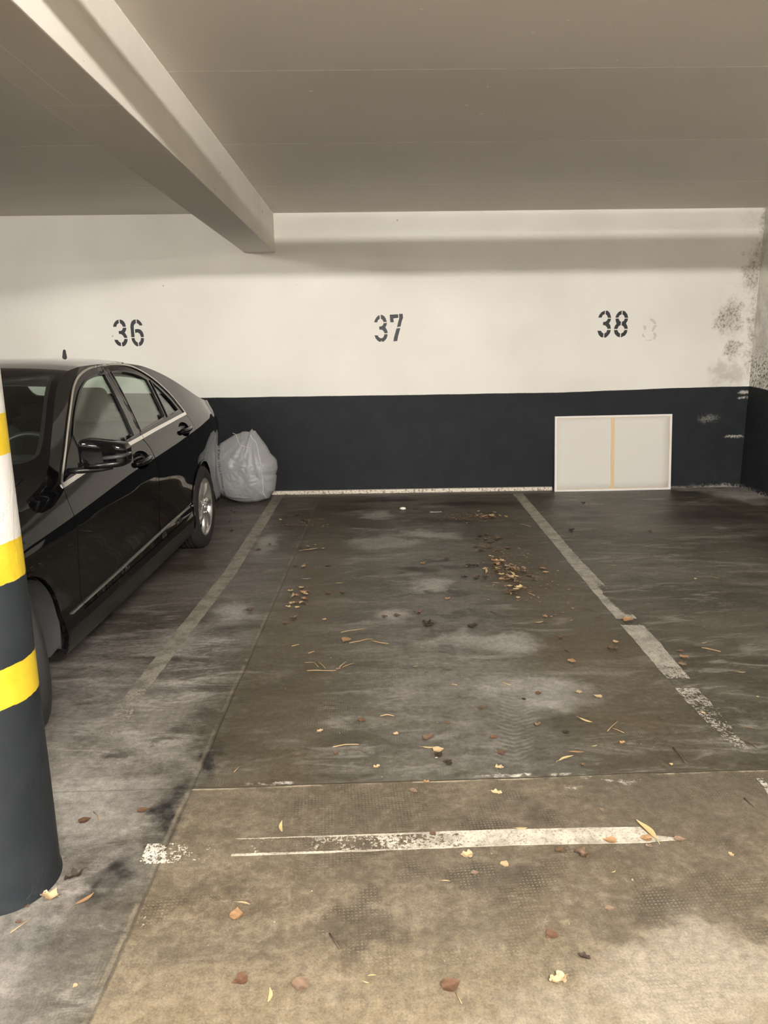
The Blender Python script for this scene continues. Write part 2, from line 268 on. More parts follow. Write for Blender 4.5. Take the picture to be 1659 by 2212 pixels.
DATA_LEAVES = [(-0.93, 1.809, 0.057, 'c', 'tan', 'pale tan curled leaf lying against the foot of the banded pillar'), (-0.981, 1.778, 0.026, 'b', 'red', 'small rust leaf at the left foot of the banded pillar'), (-0.973, 1.716, 0.017, 'c', 'red', 'small rust leaf scrap on the pale floor in front of the pillar foot'), (-0.827, 1.797, 0.036, 'l', 'orange', 'narrow orange leaf on the floor just right of the pillar foot'), (-0.892, 1.887, 0.056, 'c', 'dark', 'dark brown crushed leaf just behind the pillar foot'), (-0.959, 2.153, 0.041, 'b', 'red', 'dark red leaf on the grey floor right of the pillar, halfway up'), (-0.783, 2.199, 0.041, 'b', 'red', 'rust leaf beside the dark tyre smear, right of the dark red leaf'), (-0.742, 1.507, 0.013, 'b', 'tan', 'tiny tan leaf at the lower left edge of the tan slab'), (-0.311, 2.096, 0.037, 'l', 'yellow', 'slender yellow leaf on the tan slab left of the worn white bar'), (-0.087, 2.083, 0.018, 'l', 'dark', 'small dark leaf just above the worn left end of the white bar'), (0.168, 2.05, 0.026, 'b', 'brown', 'brown leaf overlapping the upper edge of the white floor bar'), (0.26, 1.945, 0.038, 'c', 'tan', 'pale tan angular leaf just below the middle of the white floor bar'), (0.37, 1.901, 0.029, 'b', 'tan', 'pale tan leaf on the tan slab, below and right of the angular leaf'), (0.275, 1.866, 0.024, 'b', 'pink', 'round pinkish leaf on the tan slab below the white bar'), (0.706, 1.994, 0.041, 'b', 'orange', 'orange brown leaf lying across the lower edge of the white bar near its right end'), (0.836, 2.04, 0.063, 'l', 'yellow', 'long yellow willow leaf standing over the right end of the white bar'), (0.821, 2.004, 0.036, 'b', 'orange', 'orange leaf under the long yellow willow leaf'), (0.817, 1.964, 0.022, 'c', 'pink', 'small pinkish leaf just below the right end of the white bar'), (0.925, 1.992, 0.036, 'b', 'pink', 'faded pinkish leaf right of the right tip of the white bar'), (0.606, 1.933, 0.045, 'c', 'brown', 'brown pointed leaf below the white bar toward its right end'), (0.545, 1.961, 0.031, 'b', 'brown', 'dull brown leaf just below the white bar, left of the pointed leaf'), (1.048, 1.92, 0.019, 'c', 'tan', 'small tan curled leaf far right on the tan slab'), (0.73, 2.149, 0.017, 'b', 'pink', 'small pinkish leaf on the slab between the joint and the white bar'), (0.449, 2.065, 0.036, 'l', 'yellow', 'thin yellow leaf resting on the upper edge of the white bar'), (0.401, 2.253, 0.038, 'c', 'tan', 'mottled tan leaf just in front of the floor joint'), (0.166, 2.33, 0.024, 'c', 'orange', 'small orange leaf on the floor joint near the middle'), (0.12, 2.276, 0.032, 'b', 'pink', 'flat pinkish leaf just in front of the floor joint'), (0.437, 2.407, 0.032, 'c', 'tan', 'pale tan holed leaf just behind the floor joint'), (0.23, 2.535, 0.044, 'b', 'tan', 'tan leaf above a dark leaf in the near part of the bay'), (0.227, 2.5, 0.036, 'b', 'dark', 'dark brown leaf tucked under the tan leaf'), (0.216, 2.484, 0.012, 'b', 'white', 'tiny white scrap on the dark leaf'), (0.192, 2.559, 0.045, 'l', 'yellow', 'straight yellow leaf just left of the tan leaf pair'), (0.195, 2.624, 0.055, 'c', 'brown', 'large dark brown ragged leaf behind the straight yellow leaf'), (-0.007, 2.432, 0.027, 'c', 'tan', 'small tan curled leaf near the joint, left of the middle'), (0.255, 2.444, 0.039, 'c', 'dark', 'dark crumpled leaf right of the tan leaf pair'), (0.069, 2.664, 0.023, 'c', 'tan', 'tan leaf scrap left of the large ragged leaf'), (-0.061, 2.778, 0.038, 'b', 'red', 'rust brown oval leaf in the near left of the bay'), (-0.025, 2.841, 0.035, 'l', 'brown', 'small brown leaf just behind the rust oval leaf'), (-0.23, 2.695, 0.028, 'c', 'tan', 'small pale leaf scrap in the dark near left of the bay'), (-0.159, 2.528, 0.027, 'c', 'brown', 'dull brown leaf left of the tan curled leaf'), (0.451, 2.617, 0.032, 'b', 'red', 'rust leaf with a stalk in the grey part of the near bay'), (0.458, 2.511, 0.035, 'b', 'red', 'rust oval leaf in front of the rust leaf with a stalk'), (0.438, 2.868, 0.032, 'b', 'brown', 'faint brown leaf on the grey middle of the bay'), (0.282, 2.739, 0.025, 'b', 'brown', 'faint small brown leaf in the grey middle of the bay'), (0.643, 2.708, 0.036, 'c', 'brown', 'brown leaf lying on the wavy tyre print'), (0.705, 2.991, 0.035, 'b', 'red', 'rust leaf at the far end of the wavy tyre print'), (0.63, 2.931, 0.023, 'c', 'dark', 'small dark scrap left of the far end of the tyre print'), (0.74, 2.65, 0.031, 'c', 'dark', 'dark shiny crumpled leaf right of the wavy tyre print'), (0.935, 2.561, 0.027, 'c', 'orange', 'orange triangular leaf in the near right of the bay'), (0.884, 2.993, 0.033, 'b', 'tan', 'pale tan leaf right of the tyre print, left one of a pair'), (0.953, 2.946, 0.039, 'b', 'tan', 'pale tan leaf right of the tyre print, right one of a pair'), (0.846, 2.741, 0.037, 'l', 'yellow', 'slim yellow leaf between the pale pair and the tyre print'), (0.741, 2.499, 0.056, 'l', 'orange', 'orange willow leaf just behind the joint, upper of two'), (0.693, 2.459, 0.067, 'l', 'yellow', 'large yellow willow leaf just behind the joint, lower of two'), (0.823, 2.547, 0.025, 'l', 'yellow', 'short yellow leaf scrap right of the two willow leaves'), (0.745, 2.417, 0.023, 'c', 'brown', 'small brown leaf by the joint below the willow leaves'), (1.061, 2.408, 0.014, 'b', 'yellow', 'tiny yellow round leaf near the joint at the right'), (1.476, 2.654, 0.026, 'l', 'orange', 'small orange leaf right of the worn right line'), (1.342, 2.78, 0.02, 'c', 'tan', 'small pale leaf touching the worn right line'), (1.686, 3.16, 0.039, 'l', 'tan', 'small tan leaf far right, beyond the right line'), (1.638, 2.914, 0.013, 'b', 'yellow', 'tiny yellow scrap at the right edge behind the joint'), (-0.378, 1.764, 0.037, 'l', 'tan', 'tan pointed leaf left on the near slab, upper of a pair'), (-0.391, 1.726, 0.047, 'b', 'orange', 'orange brown leaf left on the near slab, lower of a pair'), (-0.347, 1.513, 0.039, 'b', 'red', 'rust leaf at the bottom left of the near slab'), (-0.189, 1.495, 0.048, 'b', 'pink', 'large pinkish brown square leaf at the bottom of the near slab'), (0.166, 1.483, 0.05, 'b', 'red', 'large round rust leaf at the bottom middle of the near slab'), (0.422, 1.49, 0.045, 'c', 'tan', 'tan folded leaf at the bottom right of the near slab'), (0.437, 1.629, 0.035, 'b', 'red', 'faded rust leaf right of the middle on the near slab'), (0.507, 1.555, 0.03, 'c', 'dark', 'dark brown crushed leaf on the pale patch at right'), (0.621, 1.716, 0.027, 'b', 'pink', 'faded pinkish leaf on the dark dotted patch at right'), (-0.269, 1.467, 0.026, 'l', 'yellow', 'short straw yellow leaf at the bottom left of the near slab'), (-0.038, 1.497, 0.015, 'l', 'yellow', 'tiny straw yellow leaf at the bottom centre'), (-0.025, 1.515, 0.021, 'l', 'yellow', 'thin straw yellow scrap above the tiny straw leaf'), (0.187, 1.834, 0.025, 'l', 'yellow', 'short pale straw on the dotted slab at centre right'), (0.676, 1.859, 0.016, 'l', 'yellow', 'short pale straw on the slab below the white bar'), (-0.165, 3.627, 0.055, 'b', 'orange', 'flat orange leaf among twigs in the middle left of the bay'), (-0.182, 3.272, 0.034, 'c', 'pink', 'upright pinkish leaf caught in a fan of twigs'), (-0.736, 4.102, 0.048, 'c', 'brown', 'brown stalked leaf beside the left line'), (0.047, 3.953, 0.042, 'b', 'brown', 'brown leaf in mid bay, leftmost of a row of three'), (0.123, 3.968, 0.046, 'b', 'brown', 'brown leaf in mid bay, middle of a row of three'), (0.24, 4.016, 0.05, 'c', 'red', 'red brown leaf in mid bay, rightmost of a row of three'), (0.283, 3.813, 0.088, 'c', 'dark', 'dark stalky leaf clump with a straw in mid bay'), (0.521, 3.777, 0.055, 'c', 'dark', 'dark crumpled leaf with a long stalk in mid bay'), (0.427, 4.236, 0.041, 'c', 'orange', 'orange leaf right of centre in mid bay'), (0.185, 3.289, 0.026, 'l', 'yellow', 'small yellow leaf alone in mid bay'), (0.337, 4.99, 0.045, 'b', 'orange', 'orange brown leaf in the far middle of the bay'), (0.512, 5.092, 0.046, 'c', 'brown', 'curled brown leaf in the far middle of the bay'), (0.63, 5.097, 0.043, 'l', 'brown', 'thin brown leaf right of the curled brown leaf'), (-0.208, 4.398, 0.042, 'c', 'brown', 'curled grey brown leaf left of centre'), (-0.289, 4.386, 0.048, 'b', 'brown', 'flat brown leaf left of the curled grey brown leaf'), (-0.455, 4.69, 0.061, 'l', 'white', 'white grey leaf on the left tyre track'), (-0.891, 5.425, 0.049, 'b', 'brown', 'brown leaf by the right edge of the left line'), (-0.954, 5.849, 0.058, 'l', 'brown', 'long brown leaf lying on the left line'), (-0.483, 5.39, 0.126, 'l', 'tan', 'long tan leaf on the far left tyre track'), (-0.235, 4.589, 0.052, 'l', 'yellow', 'slim yellow leaf beside the far left tyre track'), (-0.467, 4.139, 0.03, 'b', 'yellow', 'small yellow leaf on the left tyre track'), (-0.517, 4.147, 0.038, 'c', 'tan', 'tan leaf left of the small yellow leaf'), (-0.469, 3.966, 0.048, 'c', 'brown', 'brown curled leaf at the near end of the left track litter'), (-0.502, 3.89, 0.044, 'b', 'brown', 'brown leaf at the near end of the left track litter, leftmost'), (-0.293, 3.934, 0.025, 'c', 'tan', 'small tan leaf right of the left track litter'), (0.756, 5.406, 0.046, 'b', 'red', 'red brown leaf left of the right litter pile'), (1.384, 3.833, 0.067, 'b', 'orange', 'broad orange leaf lying across the right line'), (1.223, 3.545, 0.038, 'b', 'tan', 'tan leaf left of the chipped part of the right line'), (1.185, 3.467, 0.055, 'b', 'brown', 'dull brown leaf just below the tan one left of the right line'), (0.944, 3.319, 0.046, 'b', 'orange', 'pale orange leaf with a notch in the right half of the bay'), (0.957, 3.265, 0.035, 'l', 'brown', 'brown leaf just below the pale orange notched leaf'), (1.496, 3.408, 0.036, 'b', 'brown', 'dark brown leaf right of the right line, topmost of three'), (1.492, 3.344, 0.046, 'b', 'orange', 'orange leaf right of the right line, middle of three'), (1.455, 3.258, 0.044, 'b', 'pink', 'pinkish leaf right of the right line, lowest of three'), (0.95, 3.917, 0.035, 'b', 'orange', 'small orange leaf below the right litter pile'), (0.896, 3.837, 0.05, 'l', 'yellow', 'thin yellow leaf below the right litter pile'), (0.929, 3.838, 0.027, 'b', 'red', 'rust scrap touching the thin yellow leaf'), (0.529, 3.783, 0.065, 'c', 'dark', 'nearly black crumpled leaf left of the right litter pile foot'), (0.955, 3.609, 0.035, 'c', 'brown', 'brown crumpled leaf between the litter pile and the right line'), (0.858, 4.236, 0.033, 'b', 'tan', 'pale tan leaf at the foot of the right litter pile'), (0.713, 4.471, 0.034, 'l', 'yellow', 'bright pale leaf left of the right litter pile'), (0.772, 4.532, 0.046, 'l', 'yellow', 'long bright straw leaf left of the right litter pile'), (1.636, 4.863, 0.048, 'l', 'tan', 'pale leaf beyond the right line'), (2.063, 4.539, 0.028, 'b', 'tan', 'small tan leaf far beyond the right line'), (2.209, 4.555, 0.038, 'l', 'tan', 'pale oval leaf at the far right'), (1.666, 3.502, 0.039, 'l', 'tan', 'pale leaf at the right edge beside a straw'), (2.002, 6.917, 0.046, 'c', 'dark', 'dark leaf in front of the leaning canvas'), (2.231, 5.797, 0.043, 'c', 'brown', 'brown leaf right of the canvas, mid floor'), (1.604, 5.862, 0.057, 'c', 'dark', 'dark leaf right of the far part of the right line'), (1.141, 4.829, 0.047, 'b', 'orange', 'orange leaf just right of the right litter pile, upper'), (1.143, 4.741, 0.041, 'b', 'tan', 'tan leaf just right of the right litter pile, lower'), (1.009, 4.678, 0.05, 'b', 'brown', 'brown leaf at the right rim of the litter pile')]
DATA_TWIGS = [([(-0.332, 3.26), (-0.265, 3.259), (-0.194, 3.261)], 'long tan twig left of the upright pinkish leaf'), ([(-0.349, 3.353), (-0.304, 3.349), (-0.28, 3.302)], 'thin bent twig above the long tan twig'), ([(-0.283, 3.356), (-0.245, 3.282)], 'short twig slanting down to the upright leaf'), ([(-0.178, 3.298), (-0.146, 3.358)], 'short twig right of the upright leaf, steeper one'), ([(-0.164, 3.293), (-0.109, 3.335)], 'thin twig right of the upright leaf, flatter one'), ([(-0.141, 3.588), (-0.089, 3.603), (-0.05, 3.635), (-0.019, 3.638)], 'tan twig right of the flat orange leaf'), ([(-0.028, 3.612), (0.015, 3.581), (0.062, 3.568)], 'curved twig right of the tan twig'), ([(-0.19, 3.732), (-0.128, 3.76), (-0.067, 3.789)], 'straight twig above the flat orange leaf'), ([(0.24, 3.786), (0.283, 3.818), (0.325, 3.824)], 'pale twig across the dark stalky clump'), ([(-0.435, 3.558), (-0.398, 3.574)], 'short pale stick left of the flat orange leaf'), ([(-0.342, 3.463), (-0.314, 3.485)], 'short pale stick above the fan of twigs'), ([(-0.279, 2.565), (-0.246, 2.549), (-0.207, 2.538)], 'tan twig in the dark near left of the bay'), ([(-0.174, 2.571), (-0.126, 2.585), (-0.075, 2.589)], 'long pale twig near the tan twig'), ([(0.011, 2.808), (0.039, 2.816), (0.066, 2.803)], 'forked straw right of the rust oval leaf'), ([(-0.522, 2.413), (-0.51, 2.445)], 'thin straw beside the left joint'), ([(0.904, 2.648), (0.974, 2.732)], 'thin twig crossing the near right of the bay'), ([(0.931, 2.673), (0.964, 2.63)], 'twig meeting the thin crossing twig'), ([(1.112, 2.518), (1.116, 2.468), (1.117, 2.412)], 'dark curved twig near the joint at right'), ([(1.143, 2.753), (1.165, 2.731)], 'short pale stick near the brown smear at right'), ([(1.389, 2.565), (1.411, 2.546), (1.421, 2.501)], 'long dark twig at the near end of the right line'), ([(0.563, 3.097), (0.598, 3.065)], 'pale stick in the middle of the near bay'), ([(1.222, 2.194), (1.23, 2.143)], 'dark twig on the slab at the far right'), ([(-0.135, 1.649), (-0.123, 1.628), (-0.106, 1.595)], 'dark curved stick on the near slab'), ([(0.174, 1.459), (0.184, 1.427)], 'thin stalk trailing from the large round rust leaf'), ([(0.562, 3.099), (0.597, 3.064)], 'pale stick in the middle right of the bay'), ([(1.624, 3.444), (1.658, 3.417), (1.696, 3.391)], 'long pale straw at the right edge'), ([(0.655, 4.01), (0.685, 3.96)], 'dark curved twig left of the litter foot'), ([(1.182, 4.036), (1.228, 4.008), (1.255, 3.963)], 'dark thin twig between pile and right line'), ([(1.221, 3.888), (1.261, 3.865)], 'short brown twig near the right line'), ([(0.94, 3.447), (0.962, 3.404)], 'short brown twig above the pale orange leaf'), ([(0.935, 4.319), (0.965, 4.267)], 'pale straw at the foot of the litter pile'), ([(1.238, 6.098), (1.305, 6.01)], 'pale straw right of the far litter pile'), ([(0.965, 5.73), (0.989, 5.639)], 'bright straw on the middle litter cluster'), ([(-0.947, 2.195), (-0.925, 2.172), (-0.907, 2.136)], 'thin arched stalk right of the pillar'), ([(-0.976, 1.677), (-0.942, 1.724)], 'long thin stalk in front of the pillar foot'), ([(0.336, 3.09), (0.359, 3.075)], 'short pale stick in the grey middle of the bay')]
DATA_LITTER = [(0.94, 6.46, 'far'), (1.09, 6.527, 'far'), (1.029, 6.529, 'far'), (1.095, 6.359, 'far'), (1.121, 6.404, 'far'), (1.049, 6.395, 'far'), (0.961, 6.373, 'far'), (0.927, 6.408, 'far'), (1.067, 6.371, 'far'), (0.965, 6.241, 'far'), (1.027, 6.416, 'far'), (1.033, 6.411, 'far'), (0.992, 6.403, 'far'), (1.165, 6.366, 'far'), (1.022, 6.334, 'far'), (1.167, 6.382, 'far'), (0.947, 6.225, 'far'), (0.912, 6.41, 'far'), (1.042, 6.23, 'far'), (0.97, 6.545, 'far'), (1.07, 6.409, 'far'), (0.983, 6.35, 'far'), (1.03, 6.358, 'far'), (0.972, 6.298, 'far'), (1.126, 6.368, 'far'), (0.976, 6.333, 'far'), (1.062, 6.444, 'far'), (0.972, 6.313, 'far'), (1.013, 6.4, 'far'), (1.032, 6.379, 'far'), (1.036, 6.506, 'far'), (1.142, 6.356, 'far'), (0.943, 6.32, 'far'), (1.039, 6.375, 'far'), (1.069, 6.229, 'far'), (1.041, 6.274, 'far'), (1.186, 6.433, 'far'), (0.97, 6.331, 'far'), (0.893, 6.405, 'far'), (1.1, 6.304, 'far'), (1.079, 6.5, 'far'), (1.182, 6.33, 'far'), (1.067, 6.342, 'far'), (0.903, 6.482, 'far'), (0.91, 6.262, 'far'), (0.958, 6.398, 'far'), (0.992, 6.343, 'far'), (1.05, 6.358, 'far'), (0.953, 6.595, 'far'), (1.026, 6.36, 'far'), (1.108, 6.378, 'far'), (0.968, 6.355, 'far'), (0.813, 5.707, 'mid'), (0.836, 5.647, 'mid'), (1.009, 5.615, 'mid'), (0.959, 5.641, 'mid'), (0.914, 5.674, 'mid'), (0.896, 5.763, 'mid'), (0.835, 5.716, 'mid'), (0.938, 5.624, 'mid'), (0.949, 5.585, 'mid'), (0.871, 5.612, 'mid'), (1.007, 5.649, 'mid'), (0.958, 5.659, 'mid'), (0.803, 5.656, 'mid'), (0.848, 5.654, 'mid'), (0.867, 5.644, 'mid'), (0.762, 5.575, 'mid'), (0.975, 5.666, 'mid'), (0.844, 5.659, 'mid'), (0.991, 5.566, 'mid'), (0.985, 5.649, 'mid'), (0.858, 5.544, 'mid'), (0.971, 5.634, 'mid'), (0.891, 5.637, 'mid'), (0.867, 5.549, 'mid'), (0.924, 5.547, 'mid'), (0.968, 5.634, 'mid'), (0.887, 5.51, 'mid'), (0.896, 5.623, 'mid'), (1.034, 5.575, 'mid'), (0.937, 5.534, 'mid'), (0.816, 5.578, 'mid'), (0.876, 5.637, 'mid'), (0.805, 5.307, 'mid'), (0.859, 5.411, 'mid'), (0.787, 5.295, 'mid'), (0.919, 5.38, 'mid'), (0.992, 5.35, 'mid'), (0.791, 5.354, 'mid'), (0.898, 5.285, 'mid'), (0.915, 5.357, 'mid'), (0.833, 5.399, 'mid'), (0.855, 5.367, 'mid'), (0.877, 5.39, 'mid'), (0.832, 5.378, 'mid'), (0.828, 5.102, 'pile'), (0.837, 5.102, 'pile'), (0.89, 4.997, 'pile'), (0.802, 4.971, 'pile'), (0.861, 4.895, 'pile'), (0.861, 5.023, 'pile'), (0.835, 4.999, 'pile'), (0.886, 4.992, 'pile'), (0.848, 4.964, 'pile'), (0.867, 4.987, 'pile'), (0.823, 4.993, 'pile'), (0.833, 5.075, 'pile'), (0.847, 4.848, 'pile'), (0.91, 5.003, 'pile'), (0.846, 4.932, 'pile'), (0.911, 4.91, 'pile'), (0.856, 4.992, 'pile'), (0.856, 5.029, 'pile'), (0.832, 5.028, 'pile'), (0.786, 5.106, 'pile'), (0.898, 5.077, 'pile'), (0.908, 5.106, 'pile'), (0.86, 4.779, 'pile'), (0.827, 4.861, 'pile'), (1.071, 4.844, 'pile'), (0.848, 4.849, 'pile'), (0.893, 4.807, 'pile'), (0.947, 4.746, 'pile'), (0.866, 4.833, 'pile'), (0.809, 4.92, 'pile'), (0.83, 4.757, 'pile'), (0.888, 4.748, 'pile'), (0.957, 4.813, 'pile'), (1.043, 4.834, 'pile'), (0.852, 4.839, 'pile'), (0.97, 4.81, 'pile'), (0.834, 4.777, 'pile'), (0.97, 4.809, 'pile'), (0.859, 4.73, 'pile'), (0.945, 4.735, 'pile'), (0.834, 4.788, 'pile'), (0.939, 4.935, 'pile'), (0.972, 4.793, 'pile'), (0.839, 4.65, 'pile'), (0.909, 4.857, 'pile'), (0.879, 4.766, 'pile'), (0.947, 4.806, 'pile'), (0.839, 4.859, 'pile'), (0.846, 4.885, 'pile'), (0.895, 4.841, 'pile'), (0.904, 4.865, 'pile'), (0.832, 4.822, 'pile'), (0.852, 4.726, 'pile'), (0.825, 4.794, 'pile'), (0.904, 4.9, 'pile'), (0.938, 4.79, 'pile'), (0.739, 4.771, 'pile'), (0.965, 4.859, 'pile'), (1.004, 4.787, 'pile'), (0.804, 4.77, 'pile'), (0.882, 4.904, 'pile'), (0.739, 4.797, 'pile'), (0.832, 4.763, 'pile'), (0.923, 4.841, 'pile'), (0.832, 4.685, 'pile'), (0.997, 4.746, 'pile'), (0.871, 4.663, 'pile'), (0.839, 4.492, 'pile'), (0.899, 4.615, 'pile'), (0.819, 4.589, 'pile'), (0.836, 4.599, 'pile'), (0.894, 4.526, 'pile'), (0.885, 4.619, 'pile'), (0.864, 4.482, 'pile'), (0.909, 4.69, 'pile'), (0.94, 4.577, 'pile'), (1.034, 4.619, 'pile'), (0.874, 4.617, 'pile'), (0.898, 4.634, 'pile'), (0.832, 4.73, 'pile'), (0.875, 4.631, 'pile'), (0.825, 4.464, 'pile'), (0.896, 4.525, 'pile'), (0.849, 4.579, 'pile'), (0.868, 4.611, 'pile'), (0.9, 4.556, 'pile'), (0.886, 4.587, 'pile'), (0.82, 4.65, 'pile'), (0.896, 4.62, 'pile'), (0.837, 4.576, 'pile'), (0.842, 4.644, 'pile'), (0.918, 4.619, 'pile'), (0.931, 4.56, 'pile'), (0.897, 4.523, 'pile'), (0.815, 4.421, 'pile'), (0.845, 4.433, 'pile'), (0.873, 4.375, 'pile'), (0.872, 4.362, 'pile'), (0.867, 4.418, 'pile'), (0.881, 4.384, 'pile'), (0.886, 4.436, 'pile'), (0.882, 4.462, 'pile'), (0.919, 4.388, 'pile'), (0.895, 4.405, 'pile'), (0.867, 4.429, 'pile'), (0.914, 4.44, 'pile'), (0.849, 4.365, 'pile'), (0.931, 4.403, 'pile'), (0.899, 4.408, 'pile'), (0.932, 4.427, 'pile'), (0.822, 4.314, 'pile'), (0.866, 4.323, 'pile'), (0.83, 4.329, 'pile'), (0.803, 4.333, 'pile'), (0.821, 4.308, 'pile'), (0.801, 4.333, 'pile'), (0.808, 4.317, 'pile'), (0.846, 4.34, 'pile'), (0.835, 4.337, 'pile'), (0.846, 4.336, 'pile'), (0.648, 4.921, 'side'), (0.681, 4.929, 'side'), (0.684, 4.891, 'side'), (0.68, 4.887, 'side'), (0.709, 4.918, 'side'), (0.679, 4.897, 'side'), (0.584, 4.659, 'side'), (0.66, 4.696, 'side'), (0.674, 4.665, 'side'), (0.715, 4.648, 'side'), (0.658, 4.644, 'side'), (0.724, 4.68, 'side'), (-0.632, 6.312, 'leftfar'), (-0.597, 6.324, 'leftfar'), (-0.618, 6.267, 'leftfar'), (-0.456, 6.346, 'leftfar'), (-0.744, 6.2, 'leftfar'), (-0.705, 6.62, 'leftfar'), (-0.825, 6.376, 'leftfar'), (-0.541, 6.28, 'leftfar'), (-0.652, 6.23, 'leftfar'), (-0.654, 6.504, 'leftfar'), (-0.632, 6.391, 'leftfar'), (-0.631, 6.366, 'leftfar'), (-0.793, 6.224, 'leftfar'), (-0.677, 6.336, 'leftfar'), (-0.702, 6.403, 'leftfar'), (-0.675, 6.647, 'leftfar'), (-0.601, 6.333, 'leftfar'), (-0.761, 6.729, 'leftfar'), (-0.704, 6.543, 'leftfar'), (-0.631, 6.423, 'leftfar'), (-0.39, 5.433, 'lefttrack'), (-0.565, 5.479, 'lefttrack'), (-0.819, 5.573, 'lefttrack'), (-0.629, 5.502, 'lefttrack'), (-0.511, 5.472, 'lefttrack'), (-0.459, 5.534, 'lefttrack'), (-0.515, 5.497, 'lefttrack'), (-0.499, 5.016, 'lefttrack'), (-0.519, 5.025, 'lefttrack'), (-0.498, 4.965, 'lefttrack'), (-0.508, 5.018, 'lefttrack'), (-0.334, 4.984, 'lefttrack'), (-0.463, 4.959, 'lefttrack'), (-0.562, 4.991, 'lefttrack'), (-0.445, 4.407, 'lefttrack'), (-0.432, 4.373, 'lefttrack'), (-0.434, 4.513, 'lefttrack'), (-0.468, 4.505, 'lefttrack'), (-0.426, 4.435, 'lefttrack'), (-0.538, 4.444, 'lefttrack'), (-0.516, 4.359, 'lefttrack'), (-0.519, 4.678, 'lefttrack'), (-0.489, 4.354, 'lefttrack'), (-0.473, 4.514, 'lefttrack'), (-0.448, 4.394, 'lefttrack'), (-0.41, 4.361, 'lefttrack'), (-0.473, 4.529, 'lefttrack'), (-0.466, 4.421, 'lefttrack'), (-0.428, 4.212, 'lefttrack'), (-0.507, 4.209, 'lefttrack'), (-0.428, 4.214, 'lefttrack'), (-0.438, 4.244, 'lefttrack'), (-0.411, 4.195, 'lefttrack'), (-0.45, 4.217, 'lefttrack'), (-0.479, 4.215, 'lefttrack'), (-0.434, 4.288, 'lefttrack'), (-1.16, 6.638, 'caredge'), (-1.299, 6.754, 'caredge'), (-1.405, 6.294, 'caredge'), (-1.508, 6.969, 'caredge'), (-1.344, 6.818, 'caredge'), (-1.198, 6.03, 'caredge'), (-1.277, 6.352, 'caredge'), (-1.18, 6.371, 'caredge'), (-1.201, 6.097, 'caredge')]
def lerpt(tab, x):
    if x <= tab[0][0]: return tab[0][1]
    for a, b in zip(tab, tab[1:]):
        if x <= b[0]:
            return a[1] + (b[1]-a[1])*(x-a[0])/(b[0]-a[0])
    return tab[-1][1]
def smt(tab, x):
    """smooth (cubic Hermite) interpolation through a table"""
    n = len(tab)
    if x <= tab[0][0]: return tab[0][1]
    if x >= tab[-1][0]: return tab[-1][1]
    for i in range(n-1):
        if x <= tab[i+1][0]: break
    x0, y0 = tab[i]; x1, y1 = tab[i+1]; h = x1-x0
    def sl(j): return (tab[j+1][1]-tab[j][1])/(tab[j+1][0]-tab[j][0])
    d = sl(i)
    def tang(j):
        if j == 0 or j == n-1: return sl(0) if j == 0 else sl(n-2)
        a, b = sl(j-1), sl(j)
        if a*b <= 0: return 0.0
        return 2*a*b/(a+b)
    m0, m1 = tang(i), tang(i+1); t = (x-x0)/h
    return ((2*t**3-3*t**2+1)*y0 + (t**3-2*t**2+t)*h*m0 + (-2*t**3+3*t**2)*y1 + (t**3-t**2)*h*m1)
# saloon: u forward from the rear axle, v to its left, w up
HW = [(-.62,.835),(-.4,.858),(0,.876),(.6,.884),(1.5,.885),(2.3,.881),(2.76,.87),(3.0,.852)]
BELT = [(-.62,1.038),(-.3,1.052),(0,1.048),(.2,1.038),(1.2,.985),(1.6,.966),(2.3,.905),(2.7,.875),(3.0,.845),(3.3,.79),(3.55,.70)]
CREASE = [(-.62,.86),(0,.83),(1.2,.775),(2.4,.725),(3.0,.70),(3.55,.66)]
RAIL = [(-1.04,1.045),(-.7,1.072),(-.56,1.088),(-.35,1.13),(-.12,1.205),(.2,1.312),(.4,1.362),(.56,1.39),(.8,1.408),(1.1,1.415),(1.4,1.41),(1.6,1.392),(1.75,1.355),(1.9,1.283),(2.05,1.185),(2.19,1.09),(2.32,1.0),(2.44,.945),(2.6,.908),(2.8,.882),(3.0,.855),(3.3,.80),(3.56,.70)]
CENT = [(-1.04,1.05),(-.95,1.09),(-.7,1.103),(-.62,1.12),(-.45,1.20),(-.1,1.37),(.05,1.41),(.4,1.437),(.8,1.449),(1.1,1.447),(1.4,1.432),(1.6,1.41),(1.75,1.363),(2.05,1.21),(2.33,1.045),(2.42,1.005),(2.6,.975),(3.0,.905),(3.3,.82),(3.45,.75),(3.55,.68)]
def belt(u): return smt(BELT, u)
def hw(u): return smt(HW, u)
def off(u, w):
    b = belt(u); c = lerpt(CREASE, u)
    if w > c:
        t = (w-c)/(b-c); return .004 + .018*t + .05*t*t
    t = (c-w)/(c-.18)
    return .004 + smt([(0,0),(.12,.006),(.35,.022),(.6,.030),(.72,.020),(.82,.012),(.92,.022),(1,.045)], t)
def S(u, w):
    b = belt(u)
    if w <= b: return hw(u) - off(u, max(w,.15))
    d = w - b
    return hw(u) - off(u, b) - .42*d - .22*d*d
def rail(u): return smt(RAIL, u)
def T(u, v):
    r = rail(u); c = smt(CENT, u); vr = S(u, r) if -.62 <= u <= 3.0 else None
    if u < -.62: vr = S(-.62, rail(-.62))*max(0.0, 1-((-.62-u)/.46)**2.6)**(1/2.2)
    if u > 3.0: vr = S(3.0, rail(3.0))*max(0.0, 1-((u-3.0)/.56)**2.4)**(1/2.2)
    q = min(1.0, abs(v)/max(vr, 1e-3))
    n = lerpt([(-.5, 2.3), (0, 3.0), (1.4, 3.0), (1.9, 2.3)], u)
    return c - (c-r)*q**n
# ------------------------------------------------------------------ the room
YW, XR, ZC = 7.60, 3.84, 2.752      # back wall, right wall, ceiling
XL, YF = -7.2, -9.0

